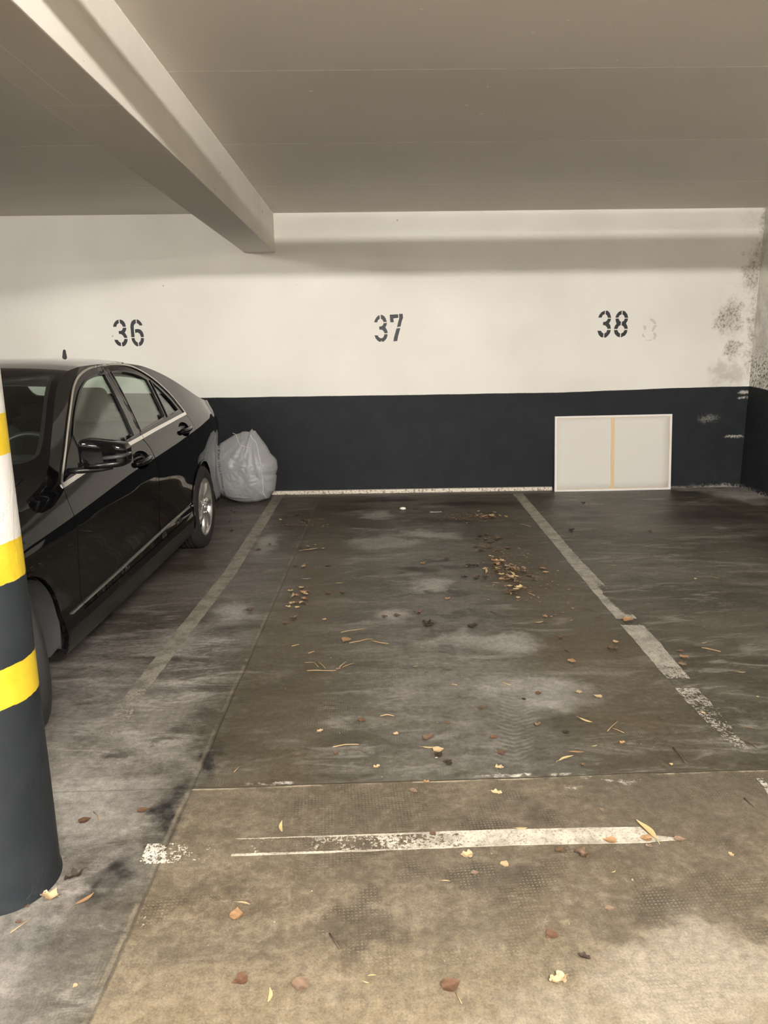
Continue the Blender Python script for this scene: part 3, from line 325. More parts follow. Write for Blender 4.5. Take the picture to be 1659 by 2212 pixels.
def wall_material(name, right=False):
    t = NT(name); x, y, z = t.sep(t.pos())[0:3]
    P = t.pos(); fine = t.noise(P, 60, 4); mid = t.noise(P, 6, 5, .6); big = t.noise(P, 1.1, 3)
    white = t.mix(t.step(big, .3, .7), (.71, .685, .625), (.775, .755, .70))
    navy = t.mix(t.step(mid, .3, .75), (.0075, .0098, .0122), (.012, .0150, .0180))
    # the edge between the two paints is not quite level
    if not right:
        e = t.add(1.005, t.mul(t.step(x, 1.4, 3.84), .038))
        e = t.add(e, t.mul(t.sub(t.noise(t.scale(P, (1.2, 0, 0)), 1.0, 2), .5), .02))
    else:
        e = t.add(.985, t.mul(t.step(y, 6.6, 7.6), .058))
    e = t.add(e, t.mul(t.sub(fine, .5), .004))
    low = t.sub(1.0, t.step(t.sub(z, e), -.003, .003))
    # damp, mould and peeling paint near the corner
    cx = x if not right else t.sub(3.84, t.sub(y, 7.6))
    wob = t.noise(P, 3.2, 7, .72, .4); sp = t.noise(P, 42, 4, .7); st_ = t.noise(t.scale(P, (3, 3, 12)), 3, 5, .7)
    x0_, z0_ = x, z
    z1_ = z
    if not right:
        x, z1_ = t.warp(x0_, z0_, 4.5, .45)
    zz_ = z; z = z1_
    if not right:
        near = t.step(x, 3.1, 3.85)
        dm = t.mul(near, t.step(wob, .44, .72))
        d1 = t.blob(x, z, 3.60, 1.73, .15, .19, wob, .6)
        d2 = t.blob(x, z, 3.66, 1.40, .12, .14, wob, .6)
        d3 = t.blob(x, z, 3.78, 2.15, .12, .22, wob, .7)
        d4 = t.blob(x, z, 3.58, 1.17, .22, .14, wob, .7)
        d5 = t.mul(t.step(x, 3.76, 3.83), t.step(wob, .42, .6))
        halo = t.mx(t.mx(d1, d2), t.mx(d3, t.mx(d4, d5)))
        speck = t.mul(t.mx(t.mx(d1, t.mul(d2, .9)), t.mul(t.mx(d3, d5), .75)), t.step(sp, .49, .60))
        c = t.mix(t.mul(dm, .30), white, (.36, .33, .28))
        c = t.mix(t.mul(halo, .60), c, (.40, .36, .30))
        c = t.mix(t.mul(speck, .70), c, (.11, .095, .075))
        crack = t.mul(t.mul(t.step(x, 3.45, 3.7), t.sub(1.0, t.step(t.ma('ABSOLUTE', t.sub(st_, .5)), .0, .006))), .6)
        c = t.mix(crack, c, (.10, .09, .075))
        # stray dark pock marks
        dots = t.sub(1.0, t.step(t.noise(P, 17, 2, .4), .200, .215))
        c = t.mix(t.mul(dots, .6), c, (.2, .17, .13))
    else:
        wr = t.noise(P, 5, 6, .7)
        h = t.mul(t.step(y, 5.4, 7.6), t.step(wr, .35, .62))
        c = t.mix(t.mul(h, .55), white, (.36, .33, .30))
        c = t.mix(t.mul(t.mul(t.sub(1.0, t.step(z, 1.2, 1.55)), t.step(y, 6.6, 7.3)), t.step(sp, .5, .6)), c, (.10, .085, .07))
    # chips and drips on the dark paint by the corner
    z = zz_
    if not right: x, z = t.warp(x0_, zz_, 11, .10)
    if not right:
        ch = t.mx(t.blob(x, z, 3.80, .985, .075, .02, wob, .35), t.blob(x, z, 3.80, .925, .06, .018, wob, .35))
        ch = t.mx(ch, t.blob(x, z, 3.73, .53, .10, .022, wob, .4))
        ch = t.mx(ch, t.mul(t.blob(x, z, 3.45, .72, .12, .05, sp, .9), .35))
        dr = t.mul(t.mul(t.step(x, 3.42, 3.7), t.step(t.noise(P, 30, 2, .5), .74, .76)), .9)
        base = t.mul(t.sub(1.0, t.step(z, .0, .05)), t.mul(t.step(x, 3.2, 3.6), t.step(sp, .45, .55)))
        base = t.mx(base, t.mul(t.sub(1.0, t.step(z, .0, .022)), t.step(wob, .4, .6)))
        navy = t.mix(t.mx(t.mul(ch, t.step(sp, .38, .5)), t.mx(dr, t.mul(base, .6))), navy, (.42, .40, .36))
    else:
        base = t.mul(t.sub(1.0, t.step(z, .0, .05)), t.step(sp, .45, .55))
        navy = t.mix(t.mul(base, .6), navy, (.40, .38, .34))
    t.color(t.mix(low, c, navy)); t.rough(t.add(.62, t.mul(fine, .2)))
    t.b.inputs['Specular IOR Level'].default_value = .35
    hgt = t.add(t.mul(fine, .25), t.mul(t.noise(P, 9, 4), .75))
    t.bump(hgt, .22, .006)
    return t.m

def ceiling_material():
    t = NT('ceiling_paint'); x, y, z = t.sep(t.pos())[0:3]; P = t.pos()
    big = t.noise(P, .7, 3); fine = t.noise(P, 70, 3)
    c = t.mix(t.step(big, .3, .7), (.70, .66, .605), (.75, .705, .65))
    g = None
    c = t.mix(t.mul(t.mul(t.step(y, 3.82, 3.83), t.sub(1.0, t.step(y, 5.095, 5.105))), .10), c, (.5, .47, .42))
    for Y in (3.825, 5.10, 6.375, 2.55):
        wl = t.mul(t.sub(t.noise(t.scale(P, (2.2, 0, 0)), 1.0, 4), .5), .022)
        d = t.ma('ABSOLUTE', t.sub(t.sub(y, Y), wl)); d0 = t.mul(t.sub(1.0, t.step(d, .0015, .0065)), 1.0)
        keep = t.step(t.noise(t.scale(P, (5, 1, 1)), 1.6, 5, .7), .40, .58)
        chip = t.mul(t.sub(1.0, t.step(d, .002, .022)), t.step(t.noise(P, 22, 4, .7), .66, .70))
        d0 = t.mx(t.mul(d0, t.add(.25, t.mul(keep, .75))), chip)
        g = d0 if g is None else t.mx(g, d0)
    chips = t.step(t.noise(P, 26, 2, .4), .785, .795)
    c = t.mix(t.mul(t.mx(g, chips), .9), c, (1.0, .97, .90))
    t.color(c); t.rough(.85); t.b.inputs['Specular IOR Level'].default_value = .2
    t.bump(t.add(t.mul(fine, .3), g), .2, .004)
    return t.m

def beam_material():
    t = NT('beam_paint'); P = t.pos(); x, y, z = t.sep(P)[0:3]
    big = t.noise(P, 1.3, 4); fine = t.noise(P, 55, 4); str_ = t.noise(t.scale(P, (1, 2, 6)), 14, 4, .65)
    c = t.mix(t.step(big, .3, .7), (.68, .65, .58), (.75, .715, .64))
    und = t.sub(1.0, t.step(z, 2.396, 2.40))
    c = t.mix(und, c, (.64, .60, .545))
    pk = t.step(t.noise(P, 15, 3, .4), .745, .76)
    c = t.mix(t.mul(t.mul(pk, t.sub(1.0, und)), .9), c, (.04, .03, .025))
    # thin seams on the underside
    wl = t.mul(t.sub(t.noise(t.scale(P, (1, 3, 1)), 1.2, 4), .5), .01)
    s1 = t.sub(1.0, t.step(t.ma('ABSOLUTE', t.sub(y, t.add(3.07, wl))), .001, .005))
    s2 = t.mul(t.sub(1.0, t.step(t.ma('ABSOLUTE', t.sub(x, t.add(-1.10, wl))), .0008, .003)), t.sub(1.0, t.step(y, 3.05, 3.08)))
    ed = t.mul(t.sub(1.0, t.step(t.add(x, 1.222), .0, .005)), t.step(str_, .5, .65))
    c = t.mix(t.mul(t.mul(t.mx(t.mx(s1, s2), ed), und), .75), c, (.85, .8, .7))
    fl = t.mul(t.step(z, 2.735, 2.745), t.step(t.noise(P, 24, 4, .7), .5, .56))
    c = t.mix(t.mul(fl, .8), c, (.9, .87, .8))
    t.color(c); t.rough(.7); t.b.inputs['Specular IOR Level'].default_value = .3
    t.bump(t.add(t.mul(fine, .3), t.add(t.mul(str_, .6), t.mul(pk, -1.0))), .35, .006)
    return t.m

def floor_material():
    t = NT('floor_concrete'); P = t.pos(); x, y, z = t.sep(P)[0:3]
    sx = t.scale(P, (.55, 1.0, 1.0))                     # the streaks run across the bay
    n1 = t.noise(sx, .9, 5, .6, .5); n2 = t.noise(sx, 2.6, 6, .62, .6); n3 = t.noise(P, 9, 6, .65, .2)
    n4 = t.noise(P, 38, 5, .65); n5 = t.noise(P, 120, 3, .6); nb = t.noise(t.scale(P, (.7, 1, 1)), .45, 3)
    wl = t.mul(t.sub(t.noise(P, 1.5, 4), .5), .03)
    ye = t.add(t.add(2.338, t.mul(t.add(x, .07), .022)), wl)    # cross joint
    xe = t.add(t.add(-.70, t.mul(y, .021)), t.mul(wl, .9))      # lengthways joint
    front = t.sub(1.0, t.step(t.sub(y, ye), -.004, .004)); right = t.step(t.sub(x, xe), -.004, .004)
    slab = t.mul(front, right)
    softr = t.step(t.sub(x, xe), -.25, .05)
    xs, ys = t.warp(x, y, 2.2, .75); xf, yf = t.warp(x, y, 7.0, .22)
    # streaks and scuffs
    k1 = t.noise(t.scale(P, (1.6, 5.5, 1)), 1.5, 8, .68, .8); k2 = t.noise(t.scale(P, (2.5, 6, 1)), 4.5, 7, .7, 1.2); k3 = t.noise(P, 20, 6, .7, .5)
    # --- bay concrete, dull brown grey with pale scuffs and dark damp
    bay = t.mix(t.step(n1, .38, .62), (.047, .042, .028), (.092, .084, .063))
    bay = t.mix(t.mul(t.step(k1, .52, .66), .70), bay, (.195, .182, .158))
    bay = t.mix(t.mul(t.step(k1, .48, .36), .65), bay, (.034, .027, .018))
    bay = t.mix(t.mul(t.step(k2, .55, .68), .35), bay, (.20, .19, .165))
    bay = t.mix(t.mul(t.step(k2, .45, .33), .40), bay, (.036, .028, .019))
    bay = t.mix(t.mul(t.step(n2, .56, .70), .35), bay, (.20, .185, .160))
    bay = t.mix(t.mul(t.step(n2, .44, .32), .45), bay, (.042, .033, .023))
    tr1 = t.mul(t.sub(1.0, t.step(t.ma('ABSOLUTE', t.sub(x, -.42)), .12, .30)), t.step(nb, .2, .5))
    tr2 = t.mul(t.sub(1.0, t.step(t.ma('ABSOLUTE', t.sub(x, 1.05)), .14, .36)), t.step(nb, .7, .4))
    bay = t.mix(t.mul(t.mx(tr1, tr2), .55), bay, (.070, .053, .030))
    mid = t.mul(t.sub(1.0, t.step(t.ma('ABSOLUTE', t.sub(x, .36)), .15, .50)), t.step(n3, .30, .62))
    bay = t.mix(t.mul(mid, .42), bay, (.175, .165, .150))
    # --- grey strip left of the lengthways joint
    left = t.mix(t.step(n1, .40, .60), (.070, .061, .050), (.17, .155, .135))
    left = t.mix(t.mul(t.step(k1, .50, .64), .70), left, (.30, .28, .25))
    left = t.mix(t.mul(t.step(k1, .49, .36), .75), left, (.038, .031, .024))
    left = t.mix(t.mul(t.step(k2, .53, .66), .40), left, (.30, .285, .26))
    left = t.mix(t.mul(t.step(k2, .46, .34), .45), left, (.04, .033, .026))
    left = t.mix(t.mul(t.step(n2, .50, .72), .6), left, (.30, .285, .26))
    left = t.mix(t.mul(t.step(n2, .48, .28), .6), left, (.045, .038, .030))
    nearl = t.sub(1.0, t.step(y, 2.3, 3.6))
    left = t.mix(t.mul(nearl, t.mul(t.step(n3, .25, .7), .55)), left, (.27, .25, .22))
    far = t.step(y, 3.4, 4.6)
    left = t.mix(t.mul(far, .55), left, (.062, .050, .036))
    c = t.mix(softr, left, bay)
    # --- tan slab in front
    tan = t.mix(t.step(n2, .32, .66), (0.0868, 0.0678, 0.0419), (0.1556, 0.1257, 0.0849))
    tan = t.mix(t.mul(t.step(k3, .50, .64), .50), tan, (0.2267, 0.1913, 0.1369))
    tan = t.mix(t.mul(t.step(k3, .48, .36), .45), tan, (0.0660, 0.0524, 0.0354))
    tan = t.mix(t.mul(t.step(n3, .46, .34), .55), tan, (0.0701, 0.0572, 0.0395))
    tan = t.mix(t.mul(t.step(n3, .48, .66), .42), tan, (0.2109, 0.1769, 0.1259))
    tan = t.mix(t.mul(t.step(n1, .52, .36), .50), tan, (0.0547, 0.0458, 0.0329))
    tan = t.mix(t.mul(t.step(nb, .45, .62), .30), tan, (0.0694, 0.0633, 0.0504))
    tan = t.mix(t.mul(t.step(k1, .50, .64), .35), tan, (.060, .053, .038)); rearb = t.step(t.add(y, t.mul(t.sub(n1, .5), .8)), 1.75, 2.15); tan = t.mix(t.mul(rearb, .38), tan, (.082, .070, .050))
    lamp_warm = t.sub(1.0, t.step(t.add(y, t.mul(t.sub(n2, .5), .8)), 1.35, 1.75)); tan = t.mix(t.mul(lamp_warm, .35), tan, (0.2569, 0.2107, 0.1345))  # near edge painted warmer and lighter, lamplight put into the colour
    pale = t.blob(xs, ys, .82, 1.50, .30, .22, n2, .7); pale2 = t.blob(xs, ys, .45, 1.38, .30, .10, n2, .7)
    tan = t.mix(t.mul(t.mx(pale, t.mul(pale2, .6)), .60), tan, (0.2833, 0.2527, 0.1983))
    dk = t.mx(t.blob(xs, ys, .75, 1.73, .22, .09, n2, .8), t.blob(xs, ys, .25, 1.82, .30, .10, n2, .8))
    dk = t.mx(dk, t.mx(t.blob(xs, ys, .45, 2.2, .22, .10, n2, .9), t.blob(xs, ys, -.02, 1.66, .16, .08, n2, .8)))
    dk = t.mx(dk, t.blob(xs, ys, .58, 1.30, .14, .06, n2, .8))
    tan = t.mix(t.mul(dk, .55), tan, (0.0430, 0.0362, 0.0260))
    # dimples of the slab's roller pattern, filled with dirt in the dark patches
    def dots(pitch, ang):
        ca, sa = math.cos(ang), math.sin(ang)
        a = t.add(t.mul(x, ca), t.mul(y, sa)); b = t.sub(t.mul(y, ca), t.mul(x, sa))
        w = 2*PI/pitch
        return t.ma('MINIMUM', t.ma('SINE', t.mul(a, w)), t.ma('SINE', t.mul(b, w)))
    dg = dots(.0112, .06); dmask = t.mul(t.mx(dk, t.mul(t.step(n2, .50, .38), .6)), t.add(.15, t.mul(t.step(t.noise(P, 7, 6, .7), .44, .56), .85)))
    dd = t.mul(t.step(dg, .30, .80), dmask); dv = t.mul(t.step(dg, .05, -.4), dmask)
    tan = t.mix(t.mul(dv, .14), tan, (0.0295, 0.0234, 0.0159))
    tan = t.mix(t.mul(dd, .55), tan, (0.2818, 0.2410, 0.1730))
    c = t.mix(slab, c, tan)
    # --- stains that have a place of their own
    def stain(c, lst, col, k, wob, wk):
        m = None
        for s_ in lst:
            b = t.blob(xs if s_[2] > .13 else xf, ys if s_[2] > .13 else yf, *s_, None, wk); m = b if m is None else t.mx(m, b)
        return t.mix(t.mul(t.mul(m, t.add(.55, t.mul(t.step(wob, .40, .60), .45))), k), c, col)
    c = stain(c, [(.28, 4.82, .17, .10), (.62, 4.88, .32, .07), (.45, 5.05, .25, .05), (.62, 6.33, .28, .14), (.95, 6.95, .55, .16), (.15, 7.2, .5, .13), (1.9, 6.6, .25, .5), (2.9, 6.2, .7, .35), (3.3, 5.4, .5, .3), (-.3, 6.9, .3, .2), (.35, 4.35, .3, .05), (.45, 3.95, .35, .05)], (.022, .018, .012), 1.0, n2, .9)
    c = stain(c, [(.05, 5.6, .30, .22), (.48, 5.8, .25, .15), (.35, 4.5, .16, .18), (.1, 4.0, .12, .14), (.55, 3.6, .3, .14), (.0, 6.5, .2, .2), (.7, 3.0, .3, .2), (-.85, 5.6, .10, .35), (-.85, 4.1, .12, .2)], (.31, .298, .27), .78, n2, 1.0)
    c = stain(c, [(.90, 4.75, .20, .60), (.82, 6.42, .30, .13), (-.62, 6.2, .28, .12), (-.42, 4.6, .10, .7)], (.060, .038, .020), .55, n3, .8)
    c = stain(c, [(.98, 2.80, .26, .06), (1.02, 3.4, .5, .3)], (.075, .052, .028), .45, n2, .8)
    c = stain(c, [(3.68, 7.2, .34, .50), (3.45, 7.5, .5, .10)], (.48, .46, .42), .75, n2, .8)
    c = stain(c, [(-.70, 2.20, .055, .24), (-.78, 1.88, .08, .16), (-.62, 2.50, .04, .14), (-.95, 1.66, .12, .09)], (.014, .013, .013), 1.0, n3, .5)
    c = stain(c, [(-1.25, 1.55, .40, .30), (-.95, 1.62, .20, .12), (-.86, 2.62, .22, .16), (-1.0, 2.2, .2, .2)], (.42, .40, .35), .45, n2, .8)
    c = stain(c, [(-.98, 2.58, .10, .035), (-.86, 2.66, .09, .03)], (.035, .028, .022), .8, n3, .6)
    # long tyre sweep left of the slab
    sw = t.mul(t.sub(1.0, t.step(t.ma('ABSOLUTE', t.sub(x, t.add(-1.20, t.mul(y, .24)))), .03, .10)), t.mul(t.sub(1.0, t.step(y, 1.75, 2.05)), t.step(n3, .3, .6)))
    c = t.mix(t.mul(sw, .55), c, (.050, .044, .036))
    # chevron tyre print
    u = t.sub(x, t.add(.55, t.mul(t.sub(y, 2.7), .22))); au = t.ma('ABSOLUTE', u)
    ch = t.ma('SINE', t.mul(t.add(t.add(y, t.mul(t.ma('POWER', au, 1.3), -1.15)), t.mul(t.sub(k3, .5), .03)), 2*PI/.030))
    chm = t.mul(t.mul(t.sub(1.0, t.step(au, .060, .085)), t.mul(t.step(y, 2.40, 2.5), t.sub(1.0, t.step(y, 2.95, 3.1)))), t.step(n3, .35, .55))
    c = t.mix(t.mul(t.mul(t.step(ch, .1, .8), chm), .30), c, (.20, .19, .17))
    c = t.mix(t.mul(t.mul(t.step(ch, -.1, -.8), chm), .28), c, (.055, .048, .038))
    # brushed ribs here and there in the bay
    rib = t.ma('SINE', t.mul(t.add(x, t.mul(k3, .01)), 2*PI/.010)); ribm = t.mul(t.step(t.noise(P, 2.4, 4), .54, .62), t.sub(1.0, slab))
    c = t.mix(t.mul(t.mul(t.mul(t.step(rib, .2, .9), ribm), t.step(n3, .45, .55)), .12), c, (.30, .285, .255))
    # grit: pale crumbs and dark specks
    g1 = t.step(t.noise(P, 55, 2, .45), .775, .79); c = t.mix(t.mul(g1, .55), c, (.62, .58, .50))
    g2 = t.mul(t.step(t.noise(P, 75, 2, .5), .70, .72), t.blob(x, y, 3.6, 6.8, .5, .9)); c = t.mix(t.mul(g2, .7), c, (.75, .72, .66))
    g3 = t.sub(1.0, t.step(t.noise(P, 30, 3, .6), .255, .275)); c = t.mix(t.mul(g3, .35), c, (.03, .022, .015))
    # joints, with a crumbled chalky edge
    jd = t.ma('ABSOLUTE', t.sub(y, ye)); jl = t.mul(t.sub(1.0, t.step(jd, .0015, .005)), right)
    jx = t.ma('ABSOLUTE', t.sub(x, xe)); jm = t.sub(1.0, t.step(jx, .0015, .006))
    c = t.mix(t.mul(jl, .55), c, (.035, .028, .02)); c = t.mix(t.mul(jm, .40), c, (.04, .032, .022))
    off_ = t.sub(1.0, t.step(t.ma('ABSOLUTE', t.sub(t.sub(y, ye), -.010)), .001, .007)); off_ = t.mul(off_, t.mul(right, t.step(t.noise(P, 5, 4, .6), .42, .56)))
    c = t.mix(t.mul(off_, .5), c, (.42, .36, .26))
    chalk = t.mul(t.mx(t.blob(xf, t.add(y, t.mul(t.sub(k3, .5), .05)), .52, 2.362, .20, .012), t.mx(t.blob(xf, t.add(y, t.mul(t.sub(k3, .5), .05)), -.38, 2.345, .10, .012), t.mul(t.blob(xf, yf, .75, 2.31, .14, .03), t.step(k3, .5, .6)))), t.step(n4, .40, .52))
    c = t.mix(t.mul(t.mul(chalk, t.step(t.noise(P, 9, 5, .7), .42, .56)), .75), c, (.62, .58, .50))
    jl2 = t.sub(1.0, t.step(t.ma('ABSOLUTE', t.sub(t.sub(x, xe), -.012)), .002, .010)); jl2 = t.mul(jl2, t.step(n3, .42, .56))
    c = t.mix(t.mul(jl2, .30), c, (.30, .25, .17))
    c = t.mix(t.mul(t.sub(n4, .5), .0), c, c)
    c2 = t.mix(t.step(n4, .30, .70), (.72, .72, .72), (1.22, 1.22, 1.22))
    grain = t.add(t.mul(n4, .45), t.mul(t.noise(P, 170, 5, .75), .55)); c2 = t.mix(t.step(grain, .36, .64), (.66, .66, .66), (1.30, 1.30, 1.30))
    n = t.N.new('ShaderNodeMix'); n.data_type = 'RGBA'; n.blend_type = 'MULTIPLY'; n.inputs[0].default_value = 1.0
    t.put(n.inputs[6], c); t.put(n.inputs[7], c2); c = n.outputs[2]
    t.color(c)
    t.rough(t.add(.36, t.add(t.mul(n2, .22), t.mul(slab, .14)))); t.b.inputs['Specular IOR Level'].default_value = .42
    h = t.add(t.mul(n4, .30), t.add(t.mul(n3, .7), t.mul(n5, .10)))
    h = t.add(h, t.mul(t.mul(dg, t.add(dmask, .12)), t.mul(slab, .22)))
    h = t.sub(h, t.add(t.mul(jl, .9), t.mul(jm, .9))); h = t.add(h, t.mul(t.mul(ch, chm), .10)); h = t.add(h, t.mul(front, .5))
    t.bump(h, .35, .008)
    return t.m

WM, WMR = wall_material('back_wall_paint'), wall_material('side_wall_paint', True)
CM, BM_, FM = ceiling_material(), beam_material(), floor_material()
def struct(name, lo, hi, m): return tag(box(name, lo, hi, m), kind='structure')
struct('floor', (XL-.3, YF-.3, -.2), (XR+.3, YW+.3, 0), FM)
struct('ceiling', (XL-.3, YF-.3, ZC), (XR+.3, YW+.3, ZC+.2), CM)
struct('wall_back', (XL-.3, YW, 0), (XR+.3, YW+.25, ZC), WM)
struct('wall_right', (XR, YF, 0), (XR+.25, YW, ZC), WMR)
struct('wall_left', (XL-.25, YF, 0), (XL, YW, ZC), WMR)
struct('wall_front', (XL-.3, YF-.25, 0), (XR+.3, YF, ZC), WMR)
# downstand beam that runs out of the back wall over the pillar
tag(box('trim_1', (-1.222, -3.0, 2.393), (-.925, YW, ZC), BM_, None, .006), 'grey painted concrete beam running out from the back wall over the pillar', kind='structure')
# crumbs of plaster along the beam's upper edge
random.seed(3)
# low ledge at the foot of the back wall, white with rust coloured pits
t = NT('flaking_white_ledge'); P = t.pos(); nn = t.noise(P, 45, 4, .7); n2 = t.noise(P, 130, 2, .5); x_, y_, z_ = t.sep(P)[0:3]
top = t.step(z_, .0335, .0345)
t.color(t.mix(t.mul(t.mx(t.step(nn, .52, .58), t.step(n2, .60, .66)), t.add(.75, t.mul(top, -.35))), (.74, .68, .58), (.12, .075, .045))); t.rough(.8); t.bump(nn, .5, .01)
bm = bmesh.new(); nL = 90
def ledge(a, b):
    X = -1.06 + a*2.915; q = noise.noise(Vector((X*9, 0, 0)))*.004 + noise.noise(Vector((X*40, 3, 0)))*.002
    prof = [(YW-.038+q, .0), (YW-.040+q, .012), (YW-.036+q, .030), (YW-.030+q, .036), (YW+.01, .036)]
    k = b*4; i = min(3, int(k)); f = k-i
    return (X, prof[i][0]+(prof[i+1][0]-prof[i][0])*f, prof[i][1]+(prof[i+1][1]-prof[i][1])*f)
grid_bm(bm, ledge, nL, 4)
o = from_bm('baseboard_back', bm, t.m, None, False); tag(o, kind='structure')

# ------------------------------------------------------------------ lamps and the pipe that throws the band of shade
M_LAMPBODY = simple('lamp_housing', (.75, .74, .70), .5)
t = NT('fluorescent_tube'); t.b.inputs['Emission Color'].default_value = LAMP_COL+(1,); t.color((.9, .9, .85))
def lamp(x, y, z, ln, st, label):
    r = thing('ceiling_lamp', label, 'lamp', (x, y, ZC), 0, 'fluorescent battens behind the photographer')
    bm = bmesh.new(); box_bm(bm, (-ln/2-.03, -.045, -.052), (ln/2+.03, .045, 0), .006); from_bm('housing', bm, M_LAMPBODY, r)
    for s in (-1, 1): box('lamp_holder', (s*(ln/2+.012)-.012, -.016, z-ZC-.018), (s*(ln/2+.012)+.012, .016, -.05), M_LAMPBODY, r, .003)
    mm = NT('tube_glow'); mm.b.inputs['Emission Color'].default_value = LAMP_COL+(1,); mm.b.inputs['Emission Strength'].default_value = st
    tube('tube', [(-ln/2, 0, z-ZC), (ln/2, 0, z-ZC)], .013, mm.m, r, 12)
for L_, lb in zip(LAMPS, ('fluorescent batten on the ceiling behind the photographer, over the bay', 'fluorescent batten on the ceiling left of the beam', 'added fill batten, unseen, over the driving lane, at the right', 'added fill batten, unseen, over the driving lane, middle one', 'added fill batten, unseen, over the driving lane, at the left')): lamp(*L_, lb)
r = thing('ceiling_pipe', 'grey pipe hung under the ceiling across the bay, behind the picture edge', 'pipe', (-.92, 1.0, 2.594))
tube('pipe', [(0, 0, 0), (4.76, 0, 0)], .040, simple('pipe_paint', (.5, .48, .43), .5), r, 20)
for q in (.5, 2.4, 4.3): box('bracket', (q-.012, -.012, .034), (q+.012, .012, ZC-2.594), M_LAMPBODY, r)

# ------------------------------------------------------------------ round pillar with painted bands
t = NT('pillar_paint'); P = t.pos(); x_, y_, z_ = t.sep(P)[0:3]
w_ = t.add(z_, t.mul(t.sub(t.noise(P, 20, 4, .6), .5), .010))
dark = t.mix(t.step(t.noise(P, 5, 5), .35, .7), (.0130, .0160, .0195), (.0195, .0230, .0270))
dent = t.step(t.noise(P, 12, 5, .65), .63, .67); dark = t.mix(t.mul(dent, .6), dark, (.02, .022, .026))
yel = t.mix(t.step(t.noise(P, 9, 4), .3, .7), (.49, .345, .016), (.58, .42, .030)); whi = t.mix(t.noise(P, 7, 5), (.47, .455, .425), (.57, .555, .525))
def band(lo, hi): return t.mul(t.step(w_, lo-.001, lo+.001), t.sub(1.0, t.step(w_, hi-.001, hi+.001)))
up = t.step(w_, .914, .916); c = t.mix(up, dark, whi)
c = t.mix(t.mx(band(.587, .696), t.mx(band(.915, 1.018), t.mx(band(1.241, 1.344), band(1.60, 1.70)))), c, yel)
t.color(c); t.rough(t.add(.45, t.mul(t.noise(P, 10, 3), .2))); t.b.inputs['Specular IOR Level'].default_value = .28
ed = t.mul(up, t.noise(P, 38, 5, .7)); ln_ = t.step(t.noise(t.scale(P, (1, 1, .6)), 7, 6, .6, .6), .60, .62)
t.bump(t.add(t.mul(t.noise(P, 4, 4), .8), t.add(t.mul(ed, .5), t.add(t.mul(t.noise(P, 55, 4), .15), t.mul(ln_, .25)))), .5, .008)
bm = bmesh.new(); n_ = 60; lv = [0, .004, .02] + [i*.046 for i in range(1, 53)] + [2.393]
def pil(a, b):
    k = min(len(lv)-1, int(round(b*(len(lv)-1)))); z = lv[k]; an = 2*PI*a; R = .1475 + .003*noise.noise(Vector((math.cos(an)*1.5, math.sin(an)*1.5, z*2.2))) + (.004 if z < .01 else 0)
    return (-1.085+R*math.cos(an), 1.885+R*math.sin(an), z)
grid_bm(bm, pil, n_, len(lv)-1); bmesh.ops.remove_doubles(bm, verts=bm.verts, dist=1e-5)
o = from_bm('concrete_pillar', bm, t.m, None, True); tag(o, 'round concrete pillar painted charcoal below with yellow and white bands above', 'pillar')

# ------------------------------------------------------------------ painted numbers on the wall
def paint_numeral(key, label, mat, cat='number'):
    r = thing('bay_number', label, cat, (0, 0, 0))
    allp = [p for d in key for q in d for p in q]; cx = sum(p[0] for p in allp)/len(allp); cz = min(p[1] for p in allp)
    r.location = (cx, YW, cz)
    for dg in key:
        bm = bmesh.new()
        for poly in dg: prism_bm(bm, poly, lambda a, b, d: (a-cx, -.0005-d, b-cz), .0012)
        from_bm('digit', bm, mat, r)
M_STENCIL = simple('stencil_black', (.012, .015, .017), .55)
paint_numeral(DATA_36, 'black stencilled number 36 on the white wall above the car', M_STENCIL)
paint_numeral(DATA_37, 'black stencilled number 37 on the white wall above the middle bay', M_STENCIL)
paint_numeral(DATA_38, 'black stencilled number 38 on the white wall above the leaning canvas', M_STENCIL)
t = NT('painted_over_grey'); nz = t.noise(t.pos(), 30, 4); t.color(t.mix(nz, (.50, .47, .42), (.66, .62, .55))); t.rough(.7)
paint_numeral(DATA_GHOST, 'faint painted-over 8 just right of the number 38', t.m)

# ------------------------------------------------------------------ painted lines on the floor
def line_mat(name, colr, axis, f0, f1, lo, hi, extra=None):
    """worn road paint: the paint is gone where the noise falls under a wear level that changes along the line"""
    t = NT(name); P = t.pos(); x, y, z = t.sep(P)[0:3]; s = y if axis == 'y' else x
    nz = t.add(t.mul(t.noise(P, 85, 5, .75), .55), t.mul(t.noise(P, 12, 6, .75), .45))
    w = t.step(s, f0, f1); thr = t.add(lo, t.mul(w, hi-lo))
    if extra: thr = extra(t, x, y, thr)
    al = t.step(t.sub(nz, thr), -.012, .012)
    c = t.mix(t.step(t.noise(P, 10, 6, .7), .35, .62), tuple(q*.55 for q in colr), colr); c = t.mix(t.mul(t.step(t.noise(P, 110, 4, .7), .54, .60), .5), c, (.07, .058, .042)); t.color(c); t.rough(.6)
    tb = t.N.new('ShaderNodeBsdfTransparent'); ms = t.N.new('ShaderNodeMixShader'); out = t.N['Material Output']
    t.L.new(al, ms.inputs[0]); t.L.new(tb.outputs[0], ms.inputs[1]); t.L.new(t.b.outputs[0], ms.inputs[2]); t.L.new(ms.outputs[0], out.inputs[0])
    return t.m
